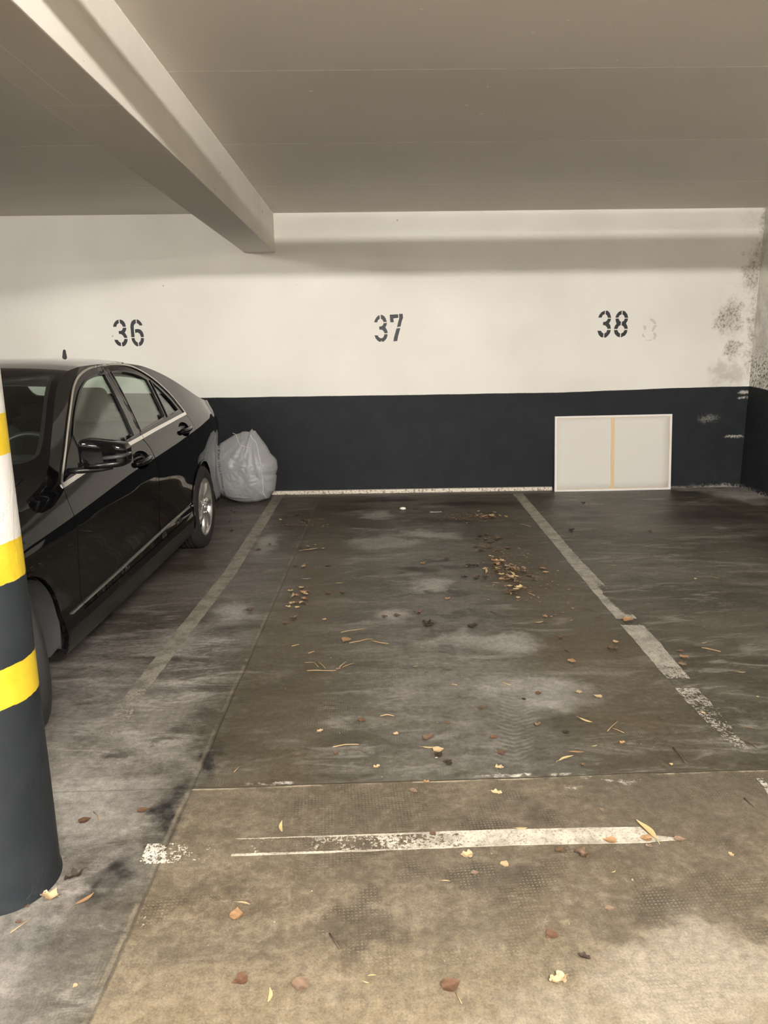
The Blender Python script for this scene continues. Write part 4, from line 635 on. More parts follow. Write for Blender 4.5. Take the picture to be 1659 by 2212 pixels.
def strip(name, pts, mat, label):
    """pts: (x, y, half width) along the line, frayed a little"""
    bm = bmesh.new(); prev = None; P = []
    ax = abs(pts[-1][0]-pts[0][0]) > abs(pts[-1][1]-pts[0][1])
    for i in range(len(pts)-1):
        a, b = pts[i], pts[i+1]; L = math.hypot(b[0]-a[0], b[1]-a[1]); k = max(1, int(L/.02))
        P += [tuple(a[j]+(b[j]-a[j])*q/k for j in range(3)) for q in range(k)]
    P.append(pts[-1])
    for i, (x, y, h) in enumerate(P):
        j1 = .006*noise.noise(Vector((x*14, y*14, 1)))*(1 if not ax else .35); j2 = .006*noise.noise(Vector((x*14, y*14, 7)))*(1 if not ax else .35)
        a, b = ((x-h+j1, y), (x+h+j2, y)) if not ax else ((x, y-h+j1), (x, y+h+j2))
        row = [bm.verts.new((*a, .0003)), bm.verts.new((*a, .0018)), bm.verts.new((*b, .0018)), bm.verts.new((*b, .0003))]
        if prev:
            for q in range(3): bm.faces.new((prev[q], row[q], row[q+1], prev[q+1]))
        prev = row
    return tag(from_bm(name, bm, mat), label, 'floor marking')
strip('painted_line', [(-.985, 7.50, .05), (-.990, 4.87, .045), (-1.043, 3.80, .043), (-1.078, 3.04, .040), (-1.066, 2.70, .036)],
      line_mat('left_line_paint', (.30, .275, .225), 'y', 2.65, 3.7, .52, .33), 'dull grey painted line between the car and the empty bay')
strip('painted_line', [(1.468, 7.42, .052), (1.402, 5.03, .048), (1.385, 3.52, .06), (1.366, 2.95, .05), (1.366, 2.50, .03)],
      line_mat('right_line_paint', (.36, .335, .28), 'y', 2.55, 3.6, .525, .405, lambda t, x, y, thr: t.add(thr, t.mul(t.mx(t.blob(x, y, 1.37, 3.06, .2, .05), t.mx(t.blob(x, y, 1.39, 3.82, .2, .06), t.mul(t.blob(x, y, 1.43, 4.2, .05, .35), .8))), .30))), 'worn white painted line on the right side of the empty bay')
strip('painted_line', [(1.338, 2.31, .012), (1.325, 2.20, .012)], line_mat('stub_paint', (.5, .48, .42), 'y', 2.2, 2.3, .47, .47), 'short stub of worn line at the right edge in front of the joint')
strip('painted_line', [(-.45, 2.005, .040), (-.15, 2.010, .040), (.40, 2.024, .038), (.825, 2.022, .038), (.84, 2.004, .016), (.915, 1.998, .006)],
      line_mat('front_bar_paint', (.50, .455, .37), 'x', -.50, .65, .60, .39, lambda t, x, y, thr: t.sub(thr, t.mul(t.step(t.ma('ABSOLUTE', t.sub(y, t.add(2.013, t.mul(x, .012)))), .031, .037), .22))), 'worn white bar painted across the tan slab in the foreground')
strip('painted_line', [(-.72, 1.985, .045), (-.66, 1.985, .045), (-.55, 1.985, .04), (-.46, 1.99, .035)], line_mat('patch_paint', (.66, .60, .50), 'x', -.72, -.45, .50, .60), 'scrap of worn white paint on the dark smear, left of the white bar')
strip('painted_line', [(-.63, 1.77, .03), (-.66, 1.70, .03), (-.70, 1.62, .02)], line_mat('fleck_paint', (.75, .70, .62), 'y', 1.6, 1.8, .60, .60), 'white flecks of paint along the lengthways joint')
# ------------------------------------------------------------------ the car
def paint(name, col, rough=.06):
    t = NT(name); t.color(col); t.b.inputs['IOR'].default_value = 1.40
    d = t.noise(t.pos(), 3, 4); t.rough(t.add(.012, t.mul(d, .03)))
    return t.m
M_PAINT = paint('black_car_paint', (.0028, .0028, .0030))
M_DARKTRIM = simple('black_window_trim', (.008, .008, .008), .25, coat=.4)
M_PILLAR = simple('satin_pillar_trim', (.022, .021, .020), .22, coat=.3)
M_CHROME = simple('satin_chrome', (.88, .86, .83), .28, 1.0, var=.04)
M_IND = simple('indicator_lens', (.030, .030, .032), .08, coat=.5)
M_SKIRT = simple('black_sill_skirt', (.005, .005, .005), .3)
M_PLAST = simple('black_plastic', (.018, .018, .018), .5, bump=.1)
M_RUBBER = simple('tyre_rubber', (.013, .012, .011), .8, bump=.15)
M_LINER = simple('dusty_arch_liner', (.028, .028, .028), .8, var=.35, sc=14, bump=.3)
M_ALLOY = simple('silver_alloy', (.50, .49, .475), .32, .85, coat=.3)
M_IN = simple('cabin_black', (.010, .010, .010), .75)
M_IN2 = simple('seat_cloth', (.007, .007, .007), .9)
M_RED = simple('tail_lamp_red', (.22, .01, .01), .1, coat=1)
M_LAMP = simple('headlamp_lens', (.35, .36, .38), .06, .3, coat=1)
def glass(name, tint, rgh=.0):
    t = NT(name); out = t.N['Material Output']
    tr = t.N.new('ShaderNodeBsdfTransparent'); tr.inputs[0].default_value = tint+(1,)
    gl = t.N.new('ShaderNodeBsdfGlossy'); gl.inputs['Roughness'].default_value = rgh; gl.inputs[0].default_value = (1, 1, 1, 1)
    g = t.N.new('ShaderNodeNewGeometry'); d = t.N.new('ShaderNodeVectorMath'); d.operation = 'DOT_PRODUCT'
    t.L.new(g.outputs['Normal'], d.inputs[0]); t.L.new(g.outputs['Incoming'], d.inputs[1])
    fr = t.add(.04, t.mul(.96, t.ma('POWER', t.sub(1.0, t.ma('ABSOLUTE', d.outputs['Value'])), 5.0)))   # Fresnel of a thin pane
    ms = t.N.new('ShaderNodeMixShader'); t.L.new(fr, ms.inputs[0]); t.L.new(tr.outputs[0], ms.inputs[1]); t.L.new(gl.outputs[0], ms.inputs[2])
    t.L.new(ms.outputs[0], out.inputs[0]); return t.m
M_GLASS = glass('green_tinted_glass', (.88, .94, .90))
M_WS = glass('windscreen_glass', (.86, .91, .885))

car = thing('car', 'black four-door saloon car parked nose out in bay 36', 'car', (-2.145, 5.58, 0), math.radians(-91.2))
def Pc(u, v, w): return (u, v, w)
clu = lambda u: min(3.0, max(-.62, u))
def sf(dv=0.0): return lambda u, w: (u, S(clu(u), w)+dv, w)
def sn(u, w):
    e = .004; u = clu(u)
    du = (S(clu(u+e), w)-S(clu(u-e), w))/(2*e)
    if abs(w-belt(u)) < .012: q = .008
    else: q = e
    dw = (S(u, w+q)-S(u, w-q))/(2*q); return (-du, 1, -dw)
def tf(dz=0.0): return lambda u, v: (u, v, T(u, v)+dz)
def tn(u, v):
    e = .005
    return (-(T(u+e, v)-T(u-e, v))/(2*e), -(T(u, v+e)-T(u, v-e))/(2*e), 1)
def both(name, outer, holes, m, parent=None, dv=0.0, st=.03, thick=.012, inn=0.0):
    """the traced left side and its mirror image on the right"""
    return [patch(name, outer, holes, sf(dv), sn, m, parent[i] if isinstance(parent, list) else (parent or car), st, thick, flip=bool(i)) for i in (0, 1)]
def ribbon(name, pts, wd, m, parent, dv=.004, thick=.008, side=1, st=.012):
    """strip of width wd laid along pts on the side of the body"""
    q = dens(pts, .02, False); out = []
    for i, p in enumerate(q):
        a = Vector(q[max(0, i-1)]); b = Vector(q[min(len(q)-1, i+1)]); d = (b-a).normalized(); nrm = Vector((-d.y, d.x))*side
        w_ = wd(i/(len(q)-1)) if callable(wd) else wd
        out.append(tuple(Vector(p)+nrm*w_))
    poly = q + out[::-1]
    return both(name, poly, [], m, parent, dv, st, thick)

TRIM = [(2.299, .919), (2.237, .965), (2.115, 1.045), (1.984, 1.131), (1.795, 1.245), (1.665, 1.314), (1.526, 1.362), (1.34, 1.393), (1.092, 1.405), (.854, 1.400), (.680, 1.374), (.500, 1.304), (.348, 1.199), (.267, 1.106), (.219, 1.047)]
TRIM = crom(TRIM[:14], 5) + [(.219, 1.047)]
GAP1 = [(2.299, .906), (2.335, .845), (2.346, .791), (2.348, .686), (2.330, .54), (2.322, .44), (2.318, .335)]
GAP2 = [(1.195, .985), (1.163, .925), (1.152, .856), (1.150, .78), (1.140, .659), (1.125, .55), (1.120, .345)]
GAP3 = [(.206, 1.036), (.150, .967), (.143, .876), (.160, .757), (.235, .655), (.330, .555), (.385, .47), (.420, .40), (.430, .355)]
GAP1 = crom(GAP1, 4); GAP2 = crom(GAP2, 4); GAP3 = crom(GAP3, 4)
TF = [p for p in TRIM if p[0] >= 1.15]; TR = [p for p in TRIM if p[0] <= 1.11]
FD = GAP1[::-1] + TF + [(1.130, 1.403)] + [(1.185, 1.06)] + GAP2
RD = [(1.130, 1.403)] + TR[:-1] + GAP3 + GAP2[::-1] + [(1.185, 1.06)]
FG = crom([(1.975, 1.098), (1.853, 1.180), (1.70, 1.262), (1.60, 1.304), (1.489, 1.337), (1.38, 1.353), (1.303, 1.360), (1.205, 1.363)], 3) + [(1.30, 1.012), (1.573, .992), (2.010, .960)]
RG = crom([(1.090, 1.367), (.98, 1.369), (.874, 1.363), (.712, 1.337), (.610, 1.300)], 3) + [(.660, 1.062), (1.170, 1.024)]
QG = [(.555, 1.292), (.460, 1.222), (.375, 1.142), (.332, 1.077), (.610, 1.060)]
def arc(cu, cw, R, a0, a1, n=22): return [(cu+R*math.cos(math.radians(a0+(a1-a0)*i/n)), cw+R*math.sin(math.radians(a0+(a1-a0)*i/n))) for i in range(n+1)]
BOT = .235
RA, FA = (0.0, .305, .358), (2.86, .315, .335)
def ent(A): return math.degrees(math.asin((BOT-A[1])/A[2]))
er, ef = ent(RA), ent(FA)
top = [(u, rail(u)) for u in [3.0-.05*i for i in range(0, 73)] if u >= -.62]+[(-.62, rail(-.62))]
side = [(-.62, BOT)] + arc(*RA, 180-er, er) + [(2.45, BOT)] + arc(*FA, 180-ef, max(ef, -20))[1:] 
side = [(-.62, BOT)] + arc(*RA, 180-er, er) + arc(*FA, 180-ef, 66) + top
# the front arch runs past the end of the side patch, so it is closed at u = 3.0
side = [p for p in side if p[0] <= 3.0001]
i0 = max(i for i, p in enumerate(side) if abs(p[0]-3.0) < .001 or p[0] > 2.9)
HND = [(1.365, .882, .128, .050), (.400, .950, .118, .048)]
hole = [arc(0, 0, 1, 0, 345, 23)]
def ell(c, k=1.0): return [(c[0]+c[2]*k*math.cos(2*PI*i/28), c[1]+c[3]*k*math.sin(2*PI*i/28)) for i in range(28)]
body = both('body_shell', side, [FD, RD], M_PAINT, st=.022)
fdoor = both('front_door', inset(FD, .0045), [FG, ell(HND[0])], M_PAINT, st=.024)
rdoor = both('rear_door', inset(RD, .0045), [RG, QG, ell(HND[1])], M_PAINT, st=.024)
# window frames in satin black, a hair proud of the painted doors
PIL_F = [(1.205, 1.363), (1.30, 1.012), (1.194, 1.018), (1.141, 1.384), (1.17, 1.384)]
both('pillar_cover', PIL_F, [], M_PILLAR, fdoor, .004, st=.02, thick=.006)
both('pillar_cover', [(1.090, 1.367), (1.170, 1.024), (1.188, 1.018), (1.133, 1.384), (1.10, 1.384)], [], M_PILLAR, rdoor, .004, st=.02, thick=.006)
both('mirror_base_panel', [(2.235, .945), (2.12, 1.022), (1.975, 1.098), (2.010, .962), (2.2, .937)], [], M_SKIRT, fdoor, .003, thick=.004)
both('door_window', inset(FG, -.006), [], M_GLASS, fdoor, -.008, thick=.004)
both('door_window', inset(RG, -.006), [], M_GLASS, rdoor, -.008, thick=.004)
both('quarter_window', inset(QG, -.004), [], M_GLASS, rdoor, -.008, thick=.004)
for par, G in ((fdoor, FG), (rdoor, RG), (rdoor, QG)):
    both('window_seal', inset(G, -.004), [inset(G, .004)], M_DARKTRIM, par, .0075, st=.015, thick=.014)
# bright trims
ribbon('window_trim', TF+[(1.137, 1.4035)], .010, M_CHROME, fdoor, .009, .006, side=-1)
ribbon('window_trim', [(1.125, 1.4035)]+TR, .010, M_CHROME, rdoor, .009, .006, side=-1)
ribbon('waist_trim', [(2.296, .903), (2.18, .914), (2.02, .930), (1.585, .965), (1.225, .984), (1.200, .985)], .019, M_CHROME, fdoor, .010, .012, side=-1)
ribbon('waist_trim', [(1.190, .986), (.95, 1.000), (.694, 1.013), (.40, 1.028), (.215, 1.036)], .019, M_CHROME, rdoor, .010, .012, side=-1)
ribbon('sill_moulding', [(2.44, .366), (2.327, .370)], .008, M_CHROME, car, .008, .012, side=1)
ribbon('sill_moulding', [(2.313, .370), (1.9, .380), (1.5, .390), (1.127, .400)], .008, M_CHROME, fdoor, .008, .012, side=1)
ribbon('sill_moulding', [(1.117, .401), (.8, .407), (.436, .412)], .008, M_CHROME, rdoor, .008, .012, side=1)
# skirt below the doors
both('sill_skirt', [(2.50, .30), (2.52, .20), (.38, .20), (.42, .30)], [], M_SKIRT, car, .004, thick=.03)
# wheel arch lips
for A, a0, a1 in ((RA, 180-er, er), (FA, 180-ef, 66)):
    both('arch_lip', arc(*A, a0, a1)+arc(A[0], A[1], A[2]+.012, a1, a0), [], M_PAINT, car, .006, st=.012, thick=.02)
# ---- top skins
def vr(u): return S(clu(u), rail(u)) if -.62 <= u <= 3.0 else (S(-.62, rail(-.62))*max(0, 1-((-.62-u)/.46)**2.6)**(1/2.2) if u < 0 else S(3.0, rail(3.0))*max(0, 1-((u-3.0)/.56)**2.4)**(1/2.2))
us = [-1.079]+[-1.06+.03*i for i in range(0, 154)]; us = [u for u in us if u < 3.555]+[3.558]
OUT = [(u, vr(u)) for u in us] + [(u, -vr(u)) for u in us[::-1]]
def symm(pts): return pts + [(u, -v) for u, v in pts[::-1]]
WSP = symm([(1.79, 0.0), (1.78, .2), (1.745, .40), (1.70, .52), (1.70, .565), (1.80, vr(1.80)-.045), (2.0, vr(2.0)-.040), (2.2, vr(2.2)-.040), (2.30, vr(2.30)-.06), (2.37, .50), (2.41, .2), (2.42, 0.0)])
WSP = chaikin([p for i, p in enumerate(WSP) if i not in (len(WSP)-1, len(WSP)//2)])
RWP = symm([(-.13, 0.0), (-.14, .3), (-.16, .47), (-.20, .53), (-.40, .575), (-.52, .57), (-.56, .35), (-.575, 0.0)])
RWP = chaikin([p for i, p in enumerate(RWP) if i not in (len(RWP)-1, len(RWP)//2)])
HOOD = symm([(2.50, 0.0), (2.49, .3), (2.44, .60), (2.42, .70), (2.8, .715), (3.1, .69), (3.3, .60), (3.44, .30), (3.46, 0.0)])
HOOD = [p for i, p in enumerate(HOOD) if i not in (len(HOOD)-1, len(HOOD)//2)]
BOOT = symm([(-.64, 0.0), (-.63, .35), (-.60, .60), (-.80, .62), (-.95, .50), (-1.02, .25), (-1.03, 0.0)])
BOOT = [p for i, p in enumerate(BOOT) if i not in (len(BOOT)-1, len(BOOT)//2)]
patch('roof', OUT, [WSP, RWP, HOOD, BOOT], tf(), tn, M_PAINT, car, .032, .014)
patch('bonnet', inset(HOOD, .003), [], tf(), tn, M_PAINT, car, .05, .012)
patch('boot_lid', inset(BOOT, .003), [], tf(), tn, M_PAINT, car, .05, .012)
patch('windscreen', inset(WSP, -.008), [], tf(-.006), tn, M_WS, car, .05, .004)
patch('rear_window', inset(RWP, -.008), [], tf(-.006), tn, M_WS, car, .05, .004)
patch('windscreen_seal', inset(WSP, -.006), [inset(WSP, .012)], tf(.001), tn, M_DARKTRIM, car, .04, .01)
patch('rear_window_seal', inset(RWP, -.006), [inset(RWP, .012)], tf(.001), tn, M_DARKTRIM, car, .04, .01)
# ---- nose and tail
def endpt(end, ph, w, out=0.0):
    """ph 0 at the flank to 1 on the centre line"""
    if end < 0:
        a = ph*PI/2; u = -.62-.46*math.sin(a)**(2/2.6); sc = max(0, 1-((-.62-u)/.46)**2.6)**(1/2.2); R = rail(-.62); base = S(-.62, min(w, R))
        bulge = .03*math.exp(-((w-.50)/.13)**2)*math.sin(a)
        return (u-bulge-out*math.sin(a), base*sc+out*math.cos(a), w)
    a = ph*PI/2; u = 3.0+.56*math.sin(a)**(2/2.4); sc = max(0, 1-((u-3.0)/.56)**2.4)**(1/2.2); base = S(3.0, min(w, rail(3.0)))
    bulge = .03*math.exp(-((w-.42)/.12)**2)*math.sin(a)
    return (u+bulge+out*math.sin(a), base*sc+out*math.cos(a), w)
for end, nm in ((-1, 'rear_bumper'), (1, 'front_bumper')):
    bm = bmesh.new()
    for s in (1, -1):
        def f(a, b, s=s):
            u0 = endpt(end, a, .5)[0]; r_ = rail(max(-1.079, min(3.555, endpt(end, a, .9)[0]))); w = .22+(r_-.22)*b
            p = endpt(end, a, w); return (p[0], s*p[1], w)
        grid_bm(bm, f, 26, 22)
    bmesh.ops.remove_doubles(bm, verts=bm.verts, dist=1e-4)
    if end > 0:   # open the front of the arch
        kill = [f for f in bm.faces if (f.calc_center_median().x-FA[0])**2+(f.calc_center_median().z-FA[1])**2 < FA[2]**2 and abs(f.calc_center_median().y) > .6]
        bmesh.ops.delete(bm, geom=kill, context='FACES')
    from_bm(nm, bm, M_PAINT, car, True)
def endpanel(name, end, p0, p1, w0, w1, m, out=.006, sgn=(1, -1)):
    for s in sgn:
        bm = bmesh.new()
        for o_ in (out, -.02):
            grid_bm(bm, lambda a, b: (lambda p: (p[0], s*p[1], p[2]))(endpt(end, p0+(p1-p0)*a, (w0(a) if callable(w0) else w0)+((w1(a) if callable(w1) else w1)-(w0(a) if callable(w0) else w0))*b, o_)), 14, 8)
        from_bm(name, bm, m, car, True)
endpanel('tail_lamp', -1, .16, .62, lambda a: .74, lambda a: .93-.05*a, M_RED)
endpanel('headlamp', 1, .18, .62, lambda a: .62-.06*a, lambda a: .76-.03*a, M_LAMP)
bm = bmesh.new()
box_bm(bm, (3.53, -.30, .50), (3.60, .30, .71), .03); from_bm('grille', bm, M_DARKTRIM, car)
bm = bmesh.new()
for k in range(4): box_bm(bm, (3.585, -.28, .53+.045*k), (3.61, .28, .54+.045*k), .003)
from_bm('grille_bar', bm, M_CHROME, car)
# ---- underside, wheel wells
bm = bmesh.new()
box_bm(bm, (.42, -.80, .19), (2.46, .80, .27)); box_bm(bm, (-.95, -.60, .22), (.42, .60, .34)); box_bm(bm, (2.46, -.58, .22), (3.40, .58, .34)); box_bm(bm, (-.98, -.70, .24), (-.40, .70, .34))
from_bm('underbody', bm, M_PLAST, car)
for (cu, cw, R), m, nm, fr in ((RA, M_PLAST, 'wheel_arch_liner', 0), (FA, M_LINER, 'wheel_arch_liner', 1)):
    for s in (1, -1):
        bm = bmesh.new()
        def f(a, b, s=s):
            an = math.radians(-14+208*a); v = .52+(S(clu(min(2.9, cu+R*math.cos(an))), .45)-.014-.52)*b
            Rr = R+.004
            return (cu+Rr*math.cos(an), s*v, cw+Rr*math.sin(an))
        grid_bm(bm, f, 30, 6)
        c0 = [bm.verts.new((cu+R*1.01*math.cos(math.radians(a)), s*.52, cw+R*1.01*math.sin(math.radians(a)))) for a in range(-14, 195, 16)]
        bm.faces.new(c0)
        from_bm(nm, bm, m, car, True)
# dusty flap that closes the back of the front arch
for s in (1, -1):
    bm = bmesh.new()
    def f(a, b, s=s):
        w = .205+.40*b; v0 = .63; v1 = S(2.53, .4)-.012
        bow = .012*math.sin(a*PI)+.006*noise.noise(Vector((a*3, b*3, 0)))
        r0 = .325; du = math.sqrt(max(0, r0*r0-(w-FA[1])**2)) if abs(w-FA[1]) < r0 else 0
        vv = v0+(v1-v0)*a
        if b < .12: vv = min(vv, v1-(.12-b)*.35) 
        return (FA[0]-du-.004+bow, s*vv, w)
    grid_bm(bm, f, 10, 16); from_bm('splash_guard', bm, M_LINER, car, True)
# ---- wheels
def wheel(u, s, steer, vw=.760):
    R, W = .316, .205
    bm = bmesh.new()
    prof = [(.214, -.088), (.222, -.098), (.250, -.1035), (.285, -.100), (.304, -.090), (.313, -.076), (.316, -.055), (.3165, -.034), (.3085, -.033), (.3085, -.026), (.3168, -.025), (.317, -.003), (.309, -.002), (.309, .002), (.317, .003), (.3168, .025), (.3085, .026), (.3085, .033), (.3165, .034), (.316, .055), (.313, .076), (.304, .090), (.285, .100), (.250, .1035), (.222, .098), (.214, .088)]
    lathe_bm(bm, prof, 72); 
    ty = from_bm('tyre', bm, M_RUBBER, car, True); ty.location = (u, s*vw, R-.002); ty.rotation_euler[2] = steer + (PI if s < 0 else 0)
    bm = bmesh.new()
    lathe_bm(bm, [(.208, -.09), (.216, -.09), (.222, .088), (.2235, .094), (.217, .0965), (.209, .092), (.204, .076), (.196, .062), (.192, .02), (.188, -.085), (.208, -.09)], 72)
    NS = 7
    for k in range(NS):
        a0 = 2*PI*k/NS + .2
        def sp(a, b):
            r = .045 + .160*a; wd = .029 - .006*a + .012*a*a; tw = .28*a*a
            ang = a0+tw; off = (b-.5)*2*wd
            x = r*math.cos(ang)-off*math.sin(ang); z = r*math.sin(ang)+off*math.cos(ang)
            y = .081 + .014*math.sin(a*PI*.9) - .016*abs(2*b-1)**1.5 + .006*a + .012*(b-.5)
            return (x, y, z)
        g = grid_bm(bm, sp, 10, 8)
        g2 = [[bm.verts.new(Vector(v.co)+Vector((0, -.022, 0))) for v in (row[0], row[-1])] for row in g]
        for i in range(10):
            bm.faces.new((g[i][0], g2[i][0], g2[i+1][0], g[i+1][0])); bm.faces.new((g[i][-1], g[i+1][-1], g2[i+1][1], g2[i][1]))
    lathe_bm(bm, [(0.0001, .075), (.060, .075), (.066, .081), (.062, .088), (.036, .093), (.034, .096)], 40)
    rm = from_bm('rim', bm, M_ALLOY, ty, True)
    bm = bmesh.new(); lathe_bm(bm, [(.034, .094), (.033, .100), (.028, .103), (.0001, .104)], 32)
    cp = from_bm('hub_cap', bm, M_ALLOY, ty, True)
    bm = bmesh.new()
    for k in range(3):   # the three-armed star pressed into the cap
        a = PI/2+2*PI*k/3; d = Vector((math.cos(a), 0, math.sin(a))); n_ = Vector((-math.sin(a), 0, math.cos(a)))
        vs = [bm.verts.new(Vector((0, .1045, 0))+q) for q in (d*.024, n_*.0045, Vector((0, .003, 0)), n_*-.0045)]
        bm.faces.new((vs[0], vs[1], vs[2])); bm.faces.new((vs[0], vs[2], vs[3]))
    lathe_bm(bm, [(.024, .1035), (.026, .1065), (.028, .1035)], 28)
    from_bm('star_emblem', bm, M_CHROME, ty)
    for k in range(5):
        a = 2*PI*k/5+.5; bm = bmesh.new(); lathe_bm(bm, [(.0001, .097), (.009, .097), (.0105, .093), (.0105, .072)], 10)
        for v in bm.verts: v.co.x += .050*math.cos(a); v.co.z += .050*math.sin(a)
        from_bm('wheel_bolt', bm, M_CHROME, ty, True)
    bm = bmesh.new(); lathe_bm(bm, [(.02, .004), (.145, .004), (.145, -.012), (.02, -.012)], 40); lathe_bm(bm, [(.02, -.02), (.186, -.02)], 40)  # brake disc, then a wider disc added to block light in the barrel
    from_bm('brake_and_shade_disc', bm, simple('brake_and_shade_disc_iron', (.045, .042, .04), .5, .6), ty, True)
    return ty
wheel(0.0, 1, 0); wheel(0.0, -1, 0); wheel(2.80, 1, math.radians(39), .725); wheel(2.80, -1, math.radians(39), .725)
# ---- door handles
for i, (hc, par) in enumerate(((HND[0], fdoor), (HND[1], rdoor))):
    cu, cw, ru, rw = hc
    for k, s in ((0, 1), (1, -1)):
        bm = bmesh.new()
        def f(a, b, s=s):
            r = b; an = 2*PI*a; u = cu+ru*1.02*r*math.cos(an); w = cw+rw*1.02*r*math.sin(an)
            return (u, s*(S(u, w)-.001-.030*math.sqrt(max(0, 1-r*r))), w)
        grid_bm(bm, f, 28, 10); bmesh.ops.remove_doubles(bm, verts=bm.verts, dist=1e-5); from_bm('handle_recess', bm, M_PAINT, par[k], True)
        bm = bmesh.new(); sl = -.045
        pts = []
        for q in range(15):
            a = q/14; u = cu+.120-.235*a; w = cw-.004+sl*-(a-.5)*.10
            pts.append((u, s*(S(clu(u), w)+.004+.026*math.sin(a*PI)**.6), w))
        tube_bm(bm, pts, [.010]+[.0145]*13+[.010], 10)
        for v in bm.verts: v.co.z = cw-.004+(v.co.z-(cw-.004))*1.25
        from_bm('door_handle', bm, M_PAINT, par[k], True)
# ---- door mirrors
for k, s in ((0, 1), (1, -1)):
    r = bmesh.new()
    def f(a, b, s=s):
        th = 2*PI*a; ph = PI*(b-.5); e = .38
        c = lambda t: math.copysign(abs(math.cos(t))**e, math.cos(t)); sn_ = lambda t: math.copysign(abs(math.sin(t))**e, math.sin(t))
        x = c(ph)*c(th); y = c(ph)*sn_(th); z = sn_(ph)          # x forward, y sideways, z up
        hh = .064*(1-.10*y); zz = z*hh - .010*y*(1 if z > 0 else .2)
        return (2.150 + .058*x - .020*y, s*(.958+.103*y), 1.030+zz)
    grid_bm(r, f, 48, 24); bmesh.ops.remove_doubles(r, verts=r.verts, dist=1e-5)
    mi = from_bm('door_mirror', r, M_PAINT, car, True)
    bm = bmesh.new()
    tube_bm(bm, [(2.185, s*.79, .955), (2.18, s*.85, .957), (2.165, s*.93, .962), (2.15, s*.985, .968)], [.018, .020, .018, .012], 10)
    for v in bm.verts: v.co.z = .960+(v.co.z-.960)*.75
    from_bm('mirror_arm', bm, M_SKIRT, mi, True)
    bm = bmesh.new()
    tube_bm(bm, [(2.214, s*.965, 1.016), (2.208, s*1.01, 1.020), (2.192, s*1.045, 1.024), (2.160, s*1.063, 1.028), (2.13, s*1.064, 1.030)], [.006, .009, .010, .009, .006], 8)
    from_bm('indicator_strip', bm, M_IND, mi, True)
    bm = bmesh.new()
    tube_bm(bm, [(2.208, s*.88, .985), (2.208, s*.95, .984), (2.19, s*1.02, .990), (2.15, s*1.055, .998)], [.008, .012, .012, .008], 8); from_bm('mirror_lower_shell', bm, M_SKIRT, mi, True)
    bm = bmesh.new(); box_bm(bm, (2.088, s*.955-.078, .985), (2.091, s*.955+.078, 1.075), .001); from_bm('mirror_glass', bm, M_CHROME, mi)
# ---- aerial fin, wipers
bm = bmesh.new()
def f(a, b):
    q = a; wd = .020*(1-b*.75)*(math.sin(min(1, q*1.1+.02)*PI*.93)**.5); z = .072*b
    return None
sec = [(.268, 0), (.262, .020), (.254, .050), (.245, .068), (.236, .073), (.228, .066), (.224, 0)]
for k, wd in enumerate((-.010, .010)):
    pass
a_ = [bm.verts.new((u, -.011*(1-z/.13), 1.426+z)) for u, z in sec]; b_ = [bm.verts.new((u, .011*(1-z/.13), 1.426+z)) for u, z in sec]
bm.faces.new(a_); bm.faces.new(b_[::-1])
for i in range(len(sec)): bm.faces.new((a_[i], b_[i], b_[(i+1) % len(sec)], a_[(i+1) % len(sec)]))
from_bm('aerial_fin', bm, M_PLAST, car)
for v0, v1 in ((.62, .02), (.02, -.5)):
    bm = bmesh.new(); pts = [(2.40-.10*abs(q)-.05*(1-q), v0+(v1-v0)*q, 0) for q in [i/8 for i in range(9)]]
    pts = [(u, v, T(u, v)+.012) for u, v, _ in pts]; tube_bm(bm, pts, .006, 6); from_bm('wiper', bm, M_PLAST, car, True)
# ---- cabin
def soft(name, lo, hi, m, parent=None, bev=.04, mat=None):
    bm = bmesh.new(); r = bmesh.ops.create_cube(bm, size=1.0)
    for v in r['verts']: v.co = Vector([lo[i]+(v.co[i]+.5)*(hi[i]-lo[i]) for i in range(3)])
    bmesh.ops.bevel(bm, geom=list(bm.edges), offset=bev, segments=4, affect='EDGES', profile=.5)
    if mat is not None:
        for v in bm.verts: v.co = mat @ v.co
    return from_bm(name, bm, m, parent or car, True)
def rotz_(c, ang): return Matrix.Translation(c) @ Matrix.Rotation(ang, 4, 'Y') @ Matrix.Translation(-Vector(c))
for s in (1, -1):
    c = (1.05, s*.37, .50)
    bk = soft('front_seat', (.85, s*.37-.25, .42), (1.02, s*.37+.25, 1.09), M_IN2, None, .06, rotz_(c, math.radians(-18)))
    soft('headrest', (.79, s*.37-.125, 1.04), (.90, s*.37+.125, 1.265), M_IN2, bk, .045)
    soft('seat_cushion', (.95, s*.37-.26, .36), (1.48, s*.37+.26, .52), M_IN2, bk, .05)
bk = soft('rear_seat', (-.05, -.62, .40), (.12, .62, .98), M_IN2, None, .06, rotz_((.05, 0, .5), math.radians(-16)))
for v in (-.38, .38): soft('headrest', (-.14, v-.13, .94), (-.04, v+.13, 1.10), M_IN2, bk, .04)
soft('seat_cushion', (.05, -.62, .34), (.55, .62, .52), M_IN2, bk, .05)
soft('parcel_shelf', (-.58, -.60, .96), (-.10, .60, 1.0), M_IN, None, .01)
soft('dashboard', (1.86, -.70, .55), (2.36, .70, .93), M_IN, None, .06)
soft('instrument_cowl', (1.80, .20, .88), (2.0, .56, .985), M_IN, None, .03)
box('cabin_floor', (.1, -.72, .27), (2.4, .72, .33), M_IN, car)
for s in (1, -1):
    a, b = sorted((s*.735, s*.775)); box('door_lining', (.15, a, .3), (2.25, b, .93), M_IN, car, .01)
bm = bmesh.new()
mt = Matrix.Translation((1.72, .37, .90)) @ Matrix.Rotation(math.radians(-24), 4, 'Y') @ Matrix.Rotation(PI/2, 4, 'Z')
